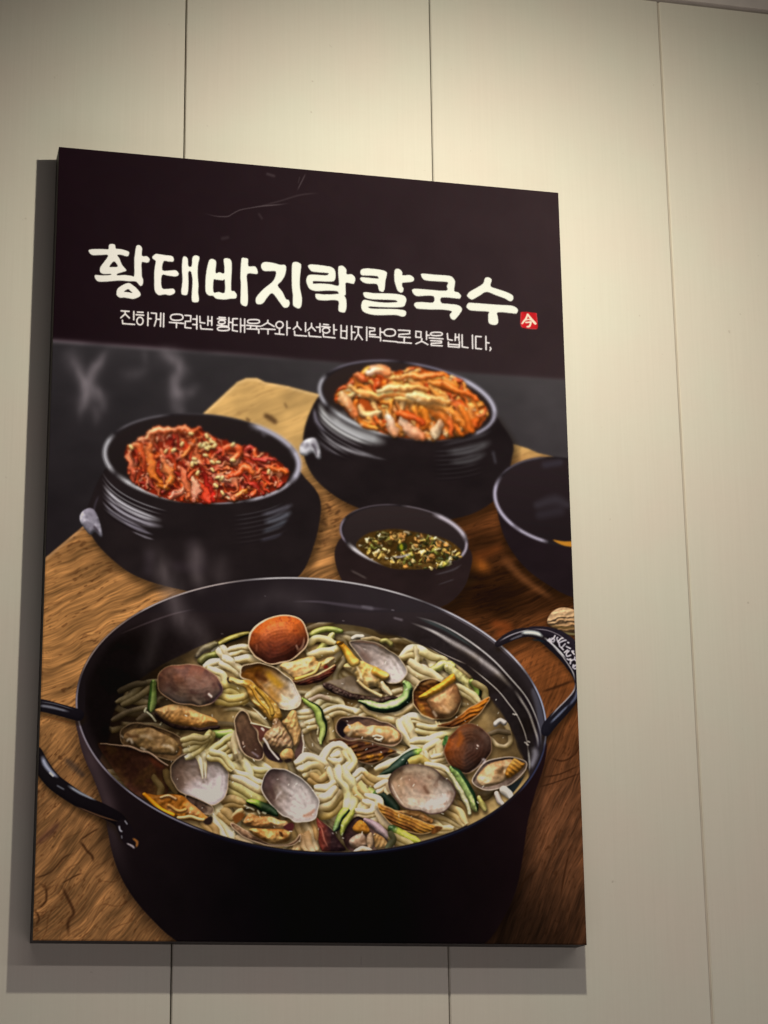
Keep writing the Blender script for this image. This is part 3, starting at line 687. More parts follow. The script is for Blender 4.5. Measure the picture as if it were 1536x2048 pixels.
def pot_shell():
    global INSIDE
    pid = part('stew_pot', None, 'large black pot of clam noodle soup, printed along the bottom')
    body = [(230, 1420), (156, 1432), (157, 1472), (167, 1512), (188, 1560), (206, 1610), (214, 1655), (226, 1712), (244, 1758), (270, 1800), (308, 1843), (350, 1880), (420, 1915), (620, 1945), (860, 1930), (960, 1895), (1005, 1840), (1032, 1780), (1046, 1710), (1056, 1640), (1072, 1580), (1088, 1530), (1092, 1480), (1060, 1450), (620, 1440)]
    Ps = spline(body, True, 3); b = bbox(Ps, 20); X, Y = grid(b); d = sdf([Ps], X, Y)
    darken(b, sst(-34, 10, d) * .55 * sst(1250, 1600, Y), (.03, .015, .01))
    q = np.clip((X - 160) / 420, 0, 1)[..., None]; q2 = np.clip((X - 760) / 320, 0, 1)[..., None]
    c = col((24, 16, 17)) * (1 - q) + col((9, 7, 8)) * q; c = c * (1 - q2) + col((24, 14, 15)) * q2
    v = np.clip((Y - 1500) / 300, 0, 1)[..., None]; c = c * (1.25 - .35 * v)
    lf = np.exp(-((d - 10) / 16) ** 2) * sst(420, 200, X); c = c + lf[..., None] * col((26, 22, 22)) * sst(1800, 1600, Y)[..., None]
    c = c * (1 + .25 * (fbm(X * .02, Y * .02, 41, 3) - .5))[..., None]
    comp(b, np.clip(.5 + d / 1.6, 0, 1), np.clip(c, 0, 1), pid)
    # opening
    r, u, v_ = ell_r(GX, GY, *RIM); px = (1 - r) * np.where(np.abs(v_) * 472 > np.abs(u) * 275, 275, 420)
    E_ = ell(*RIM[:5]); b = bbox(E_, 8); P_ = px[b]; X, Y = GX[b], GY[b]
    rimc = np.broadcast_to(col((30, 24, 27)), X.shape + (3,))
    comp(b, np.clip(.5 + P_ / 1.4, 0, 1), rimc, pid)
    q = np.clip((X - 200) / 800, 0, 1)[..., None]
    ic = col((27, 20, 21)) * (1 - q) + col((47, 40, 42)) * q
    ic = ic * (1.1 - .25 * np.clip((Y - 1160) / 250, 0, 1)[..., None]) * (1 + .22 * (fbm(X * .015, Y * .012, 55, 3) - .5))[..., None]
    comp(b, np.clip(.5 + (P_ - 4) / 1.6, 0, 1), ic, pid)
    INSIDE = np.clip(.5 + (px - 5) / 1.6, 0, 1)
    R_ = lambda t0, t1, ins, dy=0: ell(RIM[0], RIM[1] + dy, RIM[2] - ins, RIM[3] - ins * .75, RIM[4], t0, t1, 30)
    for t0, t1, ins, dy, w_, cc, a in [(246, 300, 2, 0, 3.2, (206, 198, 196), .95), (214, 252, 2, 0, 2.6, (196, 178, 170), .95), (186, 220, 2, 0, 2.4, (158, 134, 120), .9), (140, 190, 2, 0, 3.2, (150, 138, 146), .85), (112, 145, 2, 0, 3.0, (150, 144, 156), .8),
                                       (296, 338, 2, 0, 3.4, (206, 200, 206), .95), (334, 366, 2, 0, 3, (180, 184, 204), .9), (30, 112, 1, 0, 2.2, (36, 42, 62), .9), (362, 386, 1, 0, 3, (52, 56, 82), .9), (300, 330, 7, 0, 2.5, (120, 112, 120), .6)]:
        glow(R_(t0, t1, ins, dy), w_, cc, a, n=2)
    global CLIP
    CLIP = INSIDE
    # shine along the right-hand inner wall
    def ln(p, w_, c_, a): glow(ZD(p), w_, c_, a)
    fill(ZD([(1060, 620), (1090, 600), (1150, 730), (1170, 860), (1140, 990), (1120, 1060), (1090, 1060), (1110, 900), (1090, 740)]), (72, 70, 80), 0, soft=6, alpha=.8)
    fill(ZD([(980, 660), (1030, 650), (1100, 800), (1135, 960), (1130, 1070), (1090, 1075), (1060, 900), (1010, 760)]), (34, 28, 34), 0, soft=4, alpha=.8)
    ln([(120, 12), (280, 60), (430, 130), (600, 240), (760, 370), (900, 520), (1010, 650), (1080, 780), (1130, 930), (1140, 1060)], [2, 3.4, 3, 3.4, 3.2, 3, 2.6, 2.6, 2.4, 2], (205, 203, 205), .95)
    ln([(150, 30), (300, 85), (440, 160), (620, 280)], [4, 6, 6, 3], (58, 66, 68), .9)
    ln([(80, 60), (260, 130), (420, 220), (560, 300), (700, 400), (800, 480), (920, 610)], [2.5, 5, 7.5, 8, 8, 8, 5], (196, 192, 194), .95)
    ln([(300, 150), (480, 260), (620, 350), (760, 460), (860, 560)], [6, 12, 13, 12, 6], (120, 112, 114), .45)
    ln([(920, 600), (980, 690), (1040, 790), (1080, 900), (1110, 1000), (1115, 1080)], [5, 4.5, 4, 4.5, 4, 4], (178, 174, 176), .95)
    ln([(940, 680), (990, 760)], [4, 4], (30, 24, 28), .9)
    ln([(230, 250), (360, 320), (540, 400)], [1, 1.6, 2.2], (176, 166, 162), .9)
    ln([(540, 400), (690, 520), (800, 620), (880, 720), (940, 800), (980, 880), (1010, 960), (1030, 1050), (1040, 1150)], [2.2, 2.2, 2.2, 2.2, 2.4, 2.2, 2.2, 2.2, 2], (206, 202, 200), .9)
    ln([(1070, 1060), (1090, 1130), (1050, 1250)], [9, 12, 6], (128, 126, 138), .85)
    ln([(1035, 1080), (1045, 1180), (1045, 1270)], [3, 4, 2], (190, 190, 190), .8)
    ln([(-60, 20), (30, 45)], [4, 5], (120, 112, 120), .6)
    glow(zm(400, 900, 3.84, [(700, 1165), (900, 1165), (1100, 1190), (1300, 1215), (1470, 1225)]), [3, 4, 6, 7, 2], (88, 78, 86), .6)
    glow(zm(400, 900, 3.84, [(1230, 1200), (1310, 1215), (1340, 1225)]), [5, 7, 3], (120, 112, 118), .5)
    glow(zm(80, 960, 3.84, [(600, 1190), (820, 1100), (1020, 1030), (1200, 990)]), [2, 3, 3, 2], (78, 66, 70), .6)
    for x, y, s in [(920, 1333, 5), (960, 1330, 4), (1000, 1333, 3), (1290, 1380, 4), (1100, 1310, 3), (170, 1410, 3), (500, 1120, 2), (1480, 1228, 4)]:
        q_ = zm(400, 900, 3.84, [(x, y)])[0]; glow([(q_[0] - s, q_[1]), (q_[0] + s, q_[1] + 1)], s * .6, (150, 142, 146), .45)
    for x, y in [(920, 800), (938, 802), (1015, 1030), (1030, 1045), (1040, 1022)]:
        q_ = ZD([(x, y)])[0]; glow([(q_[0] - 1.6, q_[1]), (q_[0] + 1.6, q_[1] + 1.5)], 2.6, (240, 236, 232), .9)
    CLIP = None
    return pid

WATER = [(214, 1490), (222, 1440), (248, 1390), (300, 1345), (385, 1300), (470, 1268), (560, 1252), (660, 1246), (750, 1260), (840, 1290), (920, 1335), (985, 1400), (1025, 1465), (1050, 1525), (1060, 1575), (1060, 1800), (150, 1800)]

def soup(pid):
    global CLIP
    P = spline(WATER, True, 4); d = sdf([P], GX[400:], GY[400:]) if False else None
    b = bbox(P, 6); X, Y = grid(b); d = sdf([P], X, Y)
    W = np.zeros((CH, CW), np.float32); W[b] = np.clip(.5 + d / 5, 0, 1)
    global WATERM
    WATERM = W
    CLIP = INSIDE * W
    q = sst(225, 430, X)[..., None]; rt = sst(900, 1050, X)[..., None] * sst(1600, 1420, Y)[..., None]
    c = col((42, 30, 27)) * (1 - q) + col((170, 144, 94)) * q
    c = c * (1 - .62 * rt) + col((70, 56, 44)) * .62 * rt
    c = c * (1 + .5 * (fbm(X * .02, Y * .025, 77, 4) - .5))[..., None]
    edge = sst(40, 4, d)[..., None] * sst(1500, 1330, Y)[..., None]; c = c * (1 - .5 * edge)
    br = part('broth', pid)
    comp(b, np.clip(.5 + d / 6, 0, 1), c, br)
    # lower tangle of noodles, running side by side in loose skeins
    nb = part('noodle_bed', pid)
    R = np.random.RandomState(21)
    pts = [(R.uniform(300, 1020), R.uniform(1275, 1700)) for _ in range(190)]
    pts.sort(key=lambda p: p[1] + R.uniform(-80, 80))
    def ang(x, y):
        return 7.5 * float(fbm(np.array([[x * .0045]]), np.array([[y * .0060]]), 64, 2)[0, 0]) - 1.2
    for x, y in pts:
        if ((x - 640) / 400) ** 2 + ((y - 1480) / 215) ** 2 > 1.05: continue
        q = [(x, y)]; off = R.normal(0, .22)
        for i in range(int(R.uniform(8, 16))):
            a = ang(*q[-1]) + off; q.append((q[-1][0] + 20 * math.cos(a), q[-1][1] + 15 * math.sin(a)))
        k = R.uniform(.5, .95); c0 = (206 * k, 186 * k, 136 * k); c1 = (218 * k, 202 * k, 158 * k)
        tube(q, R.uniform(5.0, 8.0), c0, c1, nb, flat=.38, sh=(1, 4, 6, .36), tex=.2, spec=.05, amb=.46, fade=.06, taper=.2, warm=True)
    warp(b, 5, .03, 71, CLIP[b] * sst(.97, .90, ell_r(X, Y, *RIM)[0]), 1); 
    darken(b, .38 * np.exp(-((X - 300) / 90) ** 2), (.10, .07, .05))
    darken(b, np.clip(.42 * (fbm(X * .016, Y * .02, 88, 3) - .42) * 3, 0, .6), (.24, .16, .07))

def finish_soup():
    b = box_of(170, 1215, 1075, 1715); X, Y = grid(b); m = INSIDE[b] * sst(1225, 1300, Y); wm = gauss(WATERM[b], 4)
    m = m * sst(0, 6, np.sqrt(np.maximum(INSIDE[b], 0)) * 6)
    e = ell_r(X, Y, *RIM)[0]; m = m * sst(.985, .93, e)
    warp(b, 2.6, .05, 81, m * sst(.5, 1, wm), 1)
    I = IMG[b]
    k = m * np.clip(.30 + .55 * sst(.52, .34, fbm(X * .018, Y * .022, 83, 3)), 0, 1) * .55
    lum = I.mean(-1); k = k * sst(.85, .35, lum)
    I = I * (1 - k[..., None] * np.array([.42, .50, .66], np.float32))
    gl = m * sst(420, 250, X) * .45 + m * sst(1640, 1700, Y) * .22 + m * sst(960, 1060, X) * .3 + m * sst(1320, 1250, Y) * .15
    I = I * (1 - np.clip(gl, 0, .7)[..., None] * np.array([.85, .9, 1.0], np.float32))
    hl = m * .10 * (fbm(X * .16, Y * .16, 84, 2) - .5) * 2
    IMG[b] = np.clip(I * (1 + hl)[..., None] * np.array([1.06, 1.03, 1.0], np.float32), 0, 1) * (m > 0)[..., None] + IMG[b] * (m <= 0)[..., None]

def details(pid):
    global CLIP
    CLIP = INSIDE
    def nood(p, w=6.2, c0=(214, 202, 156), c1=(232, 224, 186), **k):
        kk = dict(flat=.35, sh=(1, 4, 7, .32), tex=.16, spec=.07, amb=.52, fade=.05, taper=.22, warm=True)
        p = [np.array(v, float) for v in p]
        for i, j in ((0, 1), (-1, -2)):
            d = p[i] - p[j]; l = np.hypot(*d); e = p[i] + d / max(l, 1) * 12
            if i == 0: p.insert(0, e)
            else: p.append(e); kk.update(k)
        wm = max(w) if isinstance(w, (list, tuple)) else w
        f = 1.12 if wm < 8 else .80
        w = [v * f for v in w] if isinstance(w, (list, tuple)) else w * f
        cream = lambda c: tuple(.62 * np.array(c) * (1.04, 1.0, .98) + .38 * np.array((240, 226, 190)) * (sum(c) / 560))
        c0, c1 = cream(c0), cream(c1)
        pid_ = part('noodle', pid)
        if wm < 8: tube(p, w, c0, c1, pid_, **kk); return
        q = np.array(p); t = np.gradient(q, axis=0); t /= np.maximum(np.hypot(t[:, 0], t[:, 1]), .01)[:, None]; nrm = np.stack([-t[:, 1], t[:, 0]], 1)
        j = np.linspace(-1, 1, len(q))[:, None]
        for o, sk in ((.62, -.25), (-.58, .2)):
            kk['sh'] = (1, 4, 7, .32) if o > 0 else (1, 2, 4, .16)
            tube(list(q + nrm * (o + sk * j) * wm * .85), w, c0, c1, pid_, **kk)
    def zuke(p, w, **k):
        kk = dict(sh=(1, 5, 6, .6), tex=.22, spec=.3, amb=.42, taper=.1, flat=.2); kk.update(k)
        tube(p, w, k.pop('c0', (136, 158, 80)), k.pop('c1', None), part('zucchini_strip', pid), **{a: b for a, b in kk.items() if a not in ('c0', 'c1')})
    G1, G2, G3, DK = (150, 170, 76), (196, 206, 132), (96, 134, 40), (22, 40, 22)
    cl = lambda label: part('clam', pid, label)
    # -- upper rim of the heap
    zuke(ZB([(590, 418), (500, 428), (400, 462), (310, 505), (225, 560)]), [4, 5, 6, 6.5, 5], c0=(110, 100, 36), c1=(150, 140, 60), edge=((34, 36, 20), .3, .95, .2))
    tube(ZB([(215, 585), (260, 565), (310, 548)]), 4.5, (206, 206, 180), None, 0, sh=(1, 4, 4, .6))
    tube(ZB([(230, 600), (290, 600), (320, 590)]), 4, (26, 34, 22), None, 0, sh=None)
    zuke(ZB([(60, 640), (130, 560), (260, 510)]), 6, c0=(74, 64, 46), c1=(104, 96, 56))
    zuke(ZB([(90, 690), (160, 640), (250, 615)]), 8, c0=(82, 78, 34), c1=(104, 108, 40))
    zuke(ZC([(10, 430), (90, 390), (180, 380), (300, 400)]), 6.5, c0=(150, 150, 70), c1=(128, 142, 64))
    zuke(ZC([(50, 620), (110, 560), (170, 490), (220, 430)]), 6.5, c0=(158, 160, 66), c1=(198, 194, 120))
    nood(ZC([(0, 510), (60, 470), (140, 480), (190, 500)]), 7, (190, 178, 110), (206, 196, 130))
    nood(ZC([(20, 620), (120, 600), (220, 580), (270, 560)]), 7, (206, 190, 128), (198, 180, 116))
    tube(ZC([(415, 465), (450, 450), (505, 450)]), 4.5, (216, 208, 190), None, 0, sh=(1, 3, 4, .5))
    nood(ZC([(540, 470), (600, 460), (650, 475)]), 3.5, (160, 140, 90), (176, 154, 100)); tube(ZC([(700, 495), (740, 490), (785, 520)]), 5, (152, 146, 84), None, 0, sh=(1, 4, 4, .5))
    nood(ZB([(180, 750), (250, 715), (330, 700), (420, 690)]), 10, (214, 206, 166), (222, 214, 178)); nood(ZB([(310, 590), (345, 640), (370, 690)]), 9, (226, 220, 190), (216, 208, 170))
    nood(ZB([(420, 590), (480, 560), (550, 570)]), 8, (204, 194, 146), (214, 204, 156)); nood(ZB([(330, 690), (420, 740), (470, 780)]), 9, (216, 208, 172), (200, 190, 150)); nood(ZB([(480, 670), (560, 650), (640, 680)]), 7, (216, 202, 152), (206, 192, 142))
    nood(ZB([(200, 790), (300, 830), (330, 900), (300, 960)]), 9, (206, 198, 150), (196, 180, 120)); nood(ZB([(300, 960), (400, 940), (480, 980), (520, 1050)]), 10, (186, 168, 66), (196, 180, 96)); nood(ZB([(290, 1050), (400, 1060), (520, 1040)]), 9, (176, 152, 60), (186, 164, 80))
    # right heap of noodles and pale squash
    nood(ZD([(20, 330), (60, 280), (140, 270), (210, 310), (250, 380), (262, 430)]), 7, (206, 198, 146), (214, 206, 164)); nood(ZD([(40, 345), (90, 330), (150, 350)]), 7, (168, 152, 92), (150, 134, 76)); nood(ZD([(130, 290), (150, 350), (130, 420), (160, 440)]), 5.5, (206, 198, 154), (196, 186, 142))
    nood(ZD([(200, 310), (280, 345), (340, 360)]), 7, (198, 190, 126), (182, 172, 106)); tube(ZD([(150, 430), (190, 420), (215, 440)]), 5, (214, 196, 176), None, 0)
    zuke(ZD([(240, 470), (290, 430), (360, 400), (430, 410)]), 8, c0=(176, 176, 92), c1=(166, 168, 96), tex=.4); zuke(ZD([(380, 420), (450, 480), (520, 530), (590, 610)]), 10, c0=(180, 172, 112), c1=(170, 160, 98), tex=.4)
    zuke(ZD([(580, 540), (615, 580), (630, 660)]), 7, c0=(150, 178, 80), c1=(120, 160, 60), edge=(DK, .95, -.1, .15)); nood(ZD([(470, 600), (560, 640), (620, 690)]), 8, (186, 176, 120), (172, 160, 108)); nood(ZD([(620, 560), (680, 600), (690, 650)]), 6, (150, 140, 84), (130, 118, 66))
    nood(ZD([(90, 420), (180, 470), (250, 500), (300, 520)]), 11, (196, 182, 140), (186, 172, 120)); nood(ZD([(60, 520), (120, 560)]), 9, (176, 160, 120), (166, 150, 110))
    nood(ZD([(830, 860), (865, 900), (885, 980), (880, 1030), (840, 1065), (780, 1050), (735, 1010)]), 4.6, (160, 140, 92), (176, 160, 120)); tube(ZD([(770, 880), (810, 850), (845, 870)]), 5, (196, 190, 186), None, 0, sh=None)
    nood(ZD([(720, 960), (790, 935), (850, 945)]), 5, (96, 80, 54), (84, 68, 46))
    # left, dim under the broth
    nood(ZA([(690, 580), (780, 540), (860, 460), (960, 440)]), [3, 6, 6, 5], (112, 100, 66), (120, 114, 76)); nood(ZA([(740, 600), (820, 560), (900, 500)]), 6, (98, 86, 52), (116, 104, 66)); nood(ZA([(660, 720), (760, 670), (890, 635)]), 5, (84, 70, 50), (112, 98, 70)); nood(ZA([(850, 720), (900, 690), (960, 690)]), 5, (76, 62, 44), (96, 80, 56))
    nood(ZA([(710, 500), (800, 460), (860, 450)]), 6, (64, 54, 40), (80, 70, 48))
    zuke(ZA([(945, 440), (945, 520), (940, 600), (935, 660)]), [6, 8.5, 8.5, 5], c0=(112, 146, 66), c1=(138, 160, 86), edge=((52, 84, 30), -.9, .1, .2))
    for p in ([(890, 660), (930, 690), (965, 735)], [(1000, 760), (1015, 740)], [(900, 640), (890, 670)]): tube(ZA(p), 2.4, (206, 206, 180), None, 0, sh=None)
    # centre noodles
    for p, w_ in [([(0, 130), (60, 70), (140, 40), (230, 60)], 7), ([(40, 170), (130, 120), (220, 110)], 9), ([(30, 40), (90, 20), (160, 60), (200, 140)], 7), ([(1060, 1190), (1140, 1180), (1230, 1150)], 8)]:
        nood(ZF(p) if p[0][0] < 500 else ZB(p), w_, (200, 184, 136), (214, 200, 156))
    nood(ZC([(0, 1000), (70, 950), (150, 940)]), 7, (180, 166, 120), (160, 146, 100)); nood(ZC([(90, 1120), (170, 1070), (260, 1090), (300, 1130)]), [7, 9, 9, 6], (186, 186, 140), (176, 168, 122)); nood(ZC([(20, 1050), (90, 1030), (150, 1040)]), 5, (150, 130, 110), (140, 120, 98))
    nood(ZC([(150, 1200), (260, 1160), (380, 1170), (470, 1200)]), 8, (206, 192, 146), (196, 182, 136)); nood(ZC([(480, 1190), (560, 1150), (680, 1170), (780, 1210), (900, 1240)]), 8, (206, 188, 140), (196, 176, 124)); nood(ZC([(520, 1140), (640, 1190), (760, 1250), (880, 1260)]), 7, (190, 170, 116), (186, 164, 110)); nood(ZC([(860, 1180), (940, 1140), (1000, 1100)]), 6, (196, 178, 130), (180, 160, 110))
    nood(ZC([(900, 1290), (940, 1240), (1010, 1230), (1110, 1260), (1220, 1310)]), 8, (222, 212, 172), (206, 194, 150)); nood(ZC([(900, 1270), (940, 1360), (980, 1440), (1010, 1500)]), [9, 12, 10, 8], (214, 204, 160), (206, 196, 150)); nood(ZC([(1060, 1330), (1180, 1350), (1330, 1320), (1440, 1330)]), 9, (190, 178, 118), (196, 190, 122))
    nood(ZC([(1000, 1480), (1120, 1470), (1260, 1420), (1400, 1360)]), 10, (206, 196, 142), (180, 178, 104)); nood(ZC([(150, 1260), (190, 1350), (200, 1440)]), 8, (176, 158, 100), (166, 148, 92)); nood(ZC([(0, 1290), (60, 1270), (130, 1260)]), 9, (196, 178, 126), (190, 172, 120))
    # ---- clams of the upper row
    c = cl('rust-orange clam shell standing upright at the back of the pot')
    blob(ZB([(553, 530), (562, 440), (615, 355), (720, 282), (860, 240), (980, 245), (1070, 285), (1120, 370), (1137, 460), (1112, 560), (1040, 632), (920, 692), (820, 718), (720, 700), (640, 655), (585, 592)]), (192, 92, 36), (122, 58, 42), R=42, depth=.8, bump=.25, bs=.04, grad=(ZB([(830, 330)])[0], ZB([(850, 620)])[0]), rim=((224, 196, 160), 2.8), rings=(.10, 7), spec=.3, gloss=30, pid=c, sh=(2, 8, 12, .6), tex=.14, spots=(.09, .70, (120, 46, 24)))
    glow(ZB([(1090, 450), (1075, 560), (1020, 610)]), [2, 5, 3], (214, 168, 140), .55); glow(ZB([(1010, 530), (1040, 590)]), [3, 4], (226, 190, 170), .5); glow(ZB([(640, 520), (640, 600)]), [4, 4], (206, 130, 100), .4); glow(ZB([(560, 520), (580, 430), (640, 345), (760, 270)]), [2, 3, 3, 2], (240, 220, 190), .9)
    # meat right of it, in its lower shell
    c = cl('opened clam with tan meat behind the orange shell, its red-brown shell beneath')
    blob(ZB([(960, 880), (1100, 860), (1280, 790), (1390, 720), (1402, 760), (1310, 850), (1160, 905), (1030, 912)]), (96, 42, 28), (60, 28, 22), R=9, pid=c, ridge=(.5, 5, 1.2, 1), sh=(2, 6, 8, .6))
    tube(ZB([(1000, 884), (1120, 856), (1260, 800), (1390, 726)]), 1.8, (206, 156, 110), None, c, sh=None)
    blob(ZB([(850, 740), (930, 690), (1080, 660), (1190, 640), (1225, 680), (1340, 648), (1392, 660), (1350, 730), (1230, 800), (1080, 852), (1010, 872), (930, 815)]), (228, 188, 130), (206, 158, 92), R=16, depth=.7, bump=1.6, bs=.06, ridge=(.8, 13, 1.1, 1.2), pid=c, sh=None, spec=.3)
    tube(ZB([(1010, 862), (1120, 830), (1210, 780), (1240, 700)]), 3.5, (214, 158, 60), (228, 186, 110), c, sh=(0, 2, 3, .4)); glow(ZB([(960, 730), (1080, 690), (1180, 670)]), [3, 6, 3], (240, 212, 170), .5)
    fill(ZB([(1280, 740), (1310, 720), (1325, 745), (1295, 762)]), (110, 32, 26), c, soft=2)
    # brown-mauve shell, upper left
    c = cl('greyish-mauve clam shell leaning at the upper left of the soup')
    blob(ZA([(960, 672), (1100, 700), (1300, 780), (1455, 770), (1440, 800), (1300, 812), (1120, 790), (1000, 730)]), (40, 26, 24), None, R=7, pid=c, sh=(1, 6, 7, .6))
    blob(ZA([(962, 658), (1000, 635), (1100, 613), (1200, 630), (1350, 690), (1442, 738), (1430, 772), (1330, 782), (1150, 765), (1030, 720)]), (206, 160, 104), (180, 122, 56), R=13, depth=.7, bump=1.3, pid=c, sh=None, grad=(ZA([(1150, 630)])[0], ZA([(1150, 780)])[0]), spec=.3)
    blob(ZA([(973, 400), (1040, 332), (1160, 298), (1290, 308), (1400, 358), (1470, 440), (1477, 510), (1440, 572), (1370, 607), (1240, 620), (1120, 602), (1040, 557), (988, 490)]), (116, 70, 56), (124, 106, 98), R=34, depth=.5, bump=.8, bs=.035, grad=(ZA([(1200, 320)])[0], ZA([(1230, 590)])[0]), rim=((176, 140, 110), 1.8), rings=(.08, 8), spec=.25, pid=c, sh=(2, 7, 10, .55), spots=(.05, .60, (86, 56, 52)), tex=.06)
    glow(ZA([(1440, 440), (1470, 500), (1440, 565), (1380, 600)]), [4, 6, 6, 3], (54, 36, 46), .8); glow(ZA([(1375, 535), (1392, 548)]), 4, (236, 216, 206), .9); glow(ZA([(1230, 560), (1320, 600)]), [8, 6], (166, 146, 134), .5); glow(ZA([(1280, 395), (1310, 405)]), [7, 7], (140, 100, 80), .6); glow(ZA([(1010, 370), (1060, 400), (1090, 450)]), [6, 9, 6], (86, 58, 54), .5)
    # shell with the yellow inside
    c = cl('open clam with a yellow inner shell and long yellow meat')
    blob(ZB([(478, 815), (488, 742), (560, 703), (680, 704), (800, 740), (920, 830), (1010, 920), (1057, 1010), (1052, 1082), (1002, 1128), (900, 1143), (810, 1100), (700, 1000), (600, 900), (530, 860)]), (122, 74, 22), (214, 200, 176), R=24, depth=.6, bump=.5, concave=True, grad=(ZB([(640, 830)])[0], ZB([(1040, 1010)])[0]), rim=((222, 204, 174), 2.0), spec=.2, pid=c, sh=(2, 7, 10, .6), tex=.08, amb=.5)
    glow(ZB([(600, 800), (680, 830), (760, 870)]), [9, 11, 8], (70, 34, 14), .8); glow(ZB([(720, 780), (820, 880), (900, 960)]), [8, 14, 10], (190, 138, 26), .75); glow(ZB([(760, 900), (800, 1000), (880, 1080)]), [10, 14, 10], (170, 112, 30), .6); glow(ZB([(870, 1000), (920, 1040), (970, 1075)]), [1.5, 2.5, 1.5], (244, 226, 180), .9); glow(ZB([(930, 880), (1020, 990), (1030, 1070)]), [7, 11, 8], (222, 214, 206), .6); glow(ZB([(500, 800), (530, 740), (620, 720)]), [5, 6, 4], (70, 50, 40), .7)
    blob(ZB([(368, 850), (420, 843), (540, 863), (620, 908), (720, 980), (800, 1050), (862, 1150), (882, 1240), (820, 1262), (740, 1222), (640, 1132), (560, 1032), (510, 942), (440, 915), (378, 888)]), (226, 190, 116), (190, 140, 58), R=12, depth=.75, bump=1.0, ridge=(1.0, 11, 2.45, .8), pid=c, spec=.3, sh=(2, 6, 8, .6))
    tube(ZB([(590, 960), (650, 1040), (720, 1130), (780, 1210)]), 3.2, (200, 146, 44), (214, 166, 70), c, sh=None); tube(ZB([(640, 950), (720, 1020), (770, 1110), (790, 1190)]), 4.5, (166, 126, 40), (196, 156, 66), c, sh=None); fill(ZB([(366, 850), (385, 850), (382, 880), (400, 905), (375, 895)]), (40, 28, 20), c, soft=2)
    glow(ZB([(570, 1110), (650, 1180), (740, 1250)]), [1.5, 2.5, 1.5], (236, 224, 196), .9)
    # white open shell with siphon
    c = cl('wide open white clam with a yellow siphon, at the upper middle')
    blob(ZC([(138, 885), (250, 925), (400, 985), (560, 1018), (700, 1022), (845, 1022), (800, 1062), (640, 1078), (480, 1058), (300, 1025), (140, 945)]), (44, 30, 28), (80, 62, 54), R=6, bump=2.2, bs=.12, pid=c, sh=(1, 6, 7, .6), spec=.5, tex=.4)
    fill(ZC([(160, 888), (300, 850), (420, 830), (560, 960), (690, 1016), (560, 1012), (400, 975), (250, 920)]), (120, 106, 92), c, soft=4, tex=.5); glow(ZC([(350, 940), (430, 950), (470, 980)]), [8, 10, 6], (160, 148, 136), .6)
    blob(ZC([(378, 505), (450, 483), (560, 488), (680, 520), (800, 590), (880, 670), (927, 760), (922, 832), (862, 884), (770, 898), (700, 862), (560, 740), (450, 620)]), (140, 124, 118), (206, 196, 194), R=24, depth=.55, bump=.35, concave=True, grad=(ZC([(520, 560)])[0], ZC([(860, 760)])[0]), rim=((196, 178, 150), 1.6), pid=c, sh=(3, 6, 9, .5), tex=.05, amb=.55, spec=.12)
    glow(ZC([(390, 510), (470, 500), (620, 515), (740, 570)]), [3, 4, 4, 2], (120, 92, 76), .8); glow(ZC([(760, 760), (830, 800), (880, 840)]), [1.5, 3, 2], (240, 234, 226), .8); glow(ZC([(500, 620), (560, 660)]), [10, 12], (110, 84, 74), .6)
    blob(ZC([(328, 722), (370, 690), (480, 672), (560, 700), (680, 760), (752, 820), (722, 852), (700, 880), (690, 960), (640, 930), (590, 920), (560, 958), (480, 900), (430, 822), (340, 752)]), (230, 198, 136), (214, 172, 96), R=16, depth=.8, bump=1.2, ridge=(.9, 14, .5, 1), pid=c, sh=(2, 6, 7, .6), spec=.3)
    tube(ZC([(268, 515), (320, 560), (380, 640), (420, 690)]), [5, 7.5, 9, 10], (206, 136, 20), (232, 186, 90), c, spec=.3, tex=.2); fill(ZC([(252, 520), (290, 498), (320, 500), (300, 530), (262, 535)]), (96, 62, 20), c, soft=2)
    tube(ZC([(620, 780), (700, 820), (740, 830)]), [9, 9, 5], (220, 160, 60), (234, 190, 100), c); tube(ZC([(690, 890), (720, 950), (770, 1005)]), [4, 7, 4], (226, 200, 156), None, c); tube(ZC([(470, 880), (560, 960), (680, 1012)]), 3.5, (196, 170, 120), None, c)
    glow(ZC([(430, 720), (470, 800), (520, 880)]), [3, 4, 3], (250, 232, 190), .6); glow(ZC([(560, 790), (600, 840)]), [8, 10], (238, 196, 150), .6)
    zuke(ZC([(915, 885), (945, 940), (930, 1010), (880, 1070), (800, 1115), (690, 1128), (580, 1098), (480, 1068)]), [6, 9, 10, 11, 11, 10, 9, 4], c0=(132, 160, 92), c1=(150, 172, 110), edge=((18, 40, 26), .25, .95, .0), tex=.25)
    # mussel-yellow clam on the right
    c = cl('round brown clam holding upright orange-yellow meat, right of the middle')
    blob(ZC([(983, 1000), (1000, 948), (1060, 878), (1150, 853), (1240, 858), (1330, 900), (1422, 1000), (1442, 1080), (1420, 1165), (1330, 1235), (1230, 1248), (1130, 1222), (1050, 1182), (988, 1090)]), (150, 96, 34), (104, 58, 26), R=18, depth=.6, concave=True, bump=.8, rim=((206, 182, 140), 1.8), pid=c, sh=(2, 7, 9, .6), ridge=(.4, 9, 1.9, 1))
    glow(ZC([(1000, 950), (1010, 1080), (1060, 1180)]), [3, 3, 3], (60, 30, 22), .8); glow(ZC([(1060, 920), (1160, 880), (1240, 870)]), [4, 6, 4], (196, 146, 84), .6)
    blob(ZC([(1130, 1052), (1250, 960), (1380, 898), (1432, 1000), (1432, 1100), (1352, 1212), (1250, 1240), (1170, 1182), (1138, 1112)]), (196, 150, 100), (150, 104, 66), R=20, depth=.85, bump=1.8, bs=.05, pid=c, sh=(1, 4, 6, .5), spec=.35)
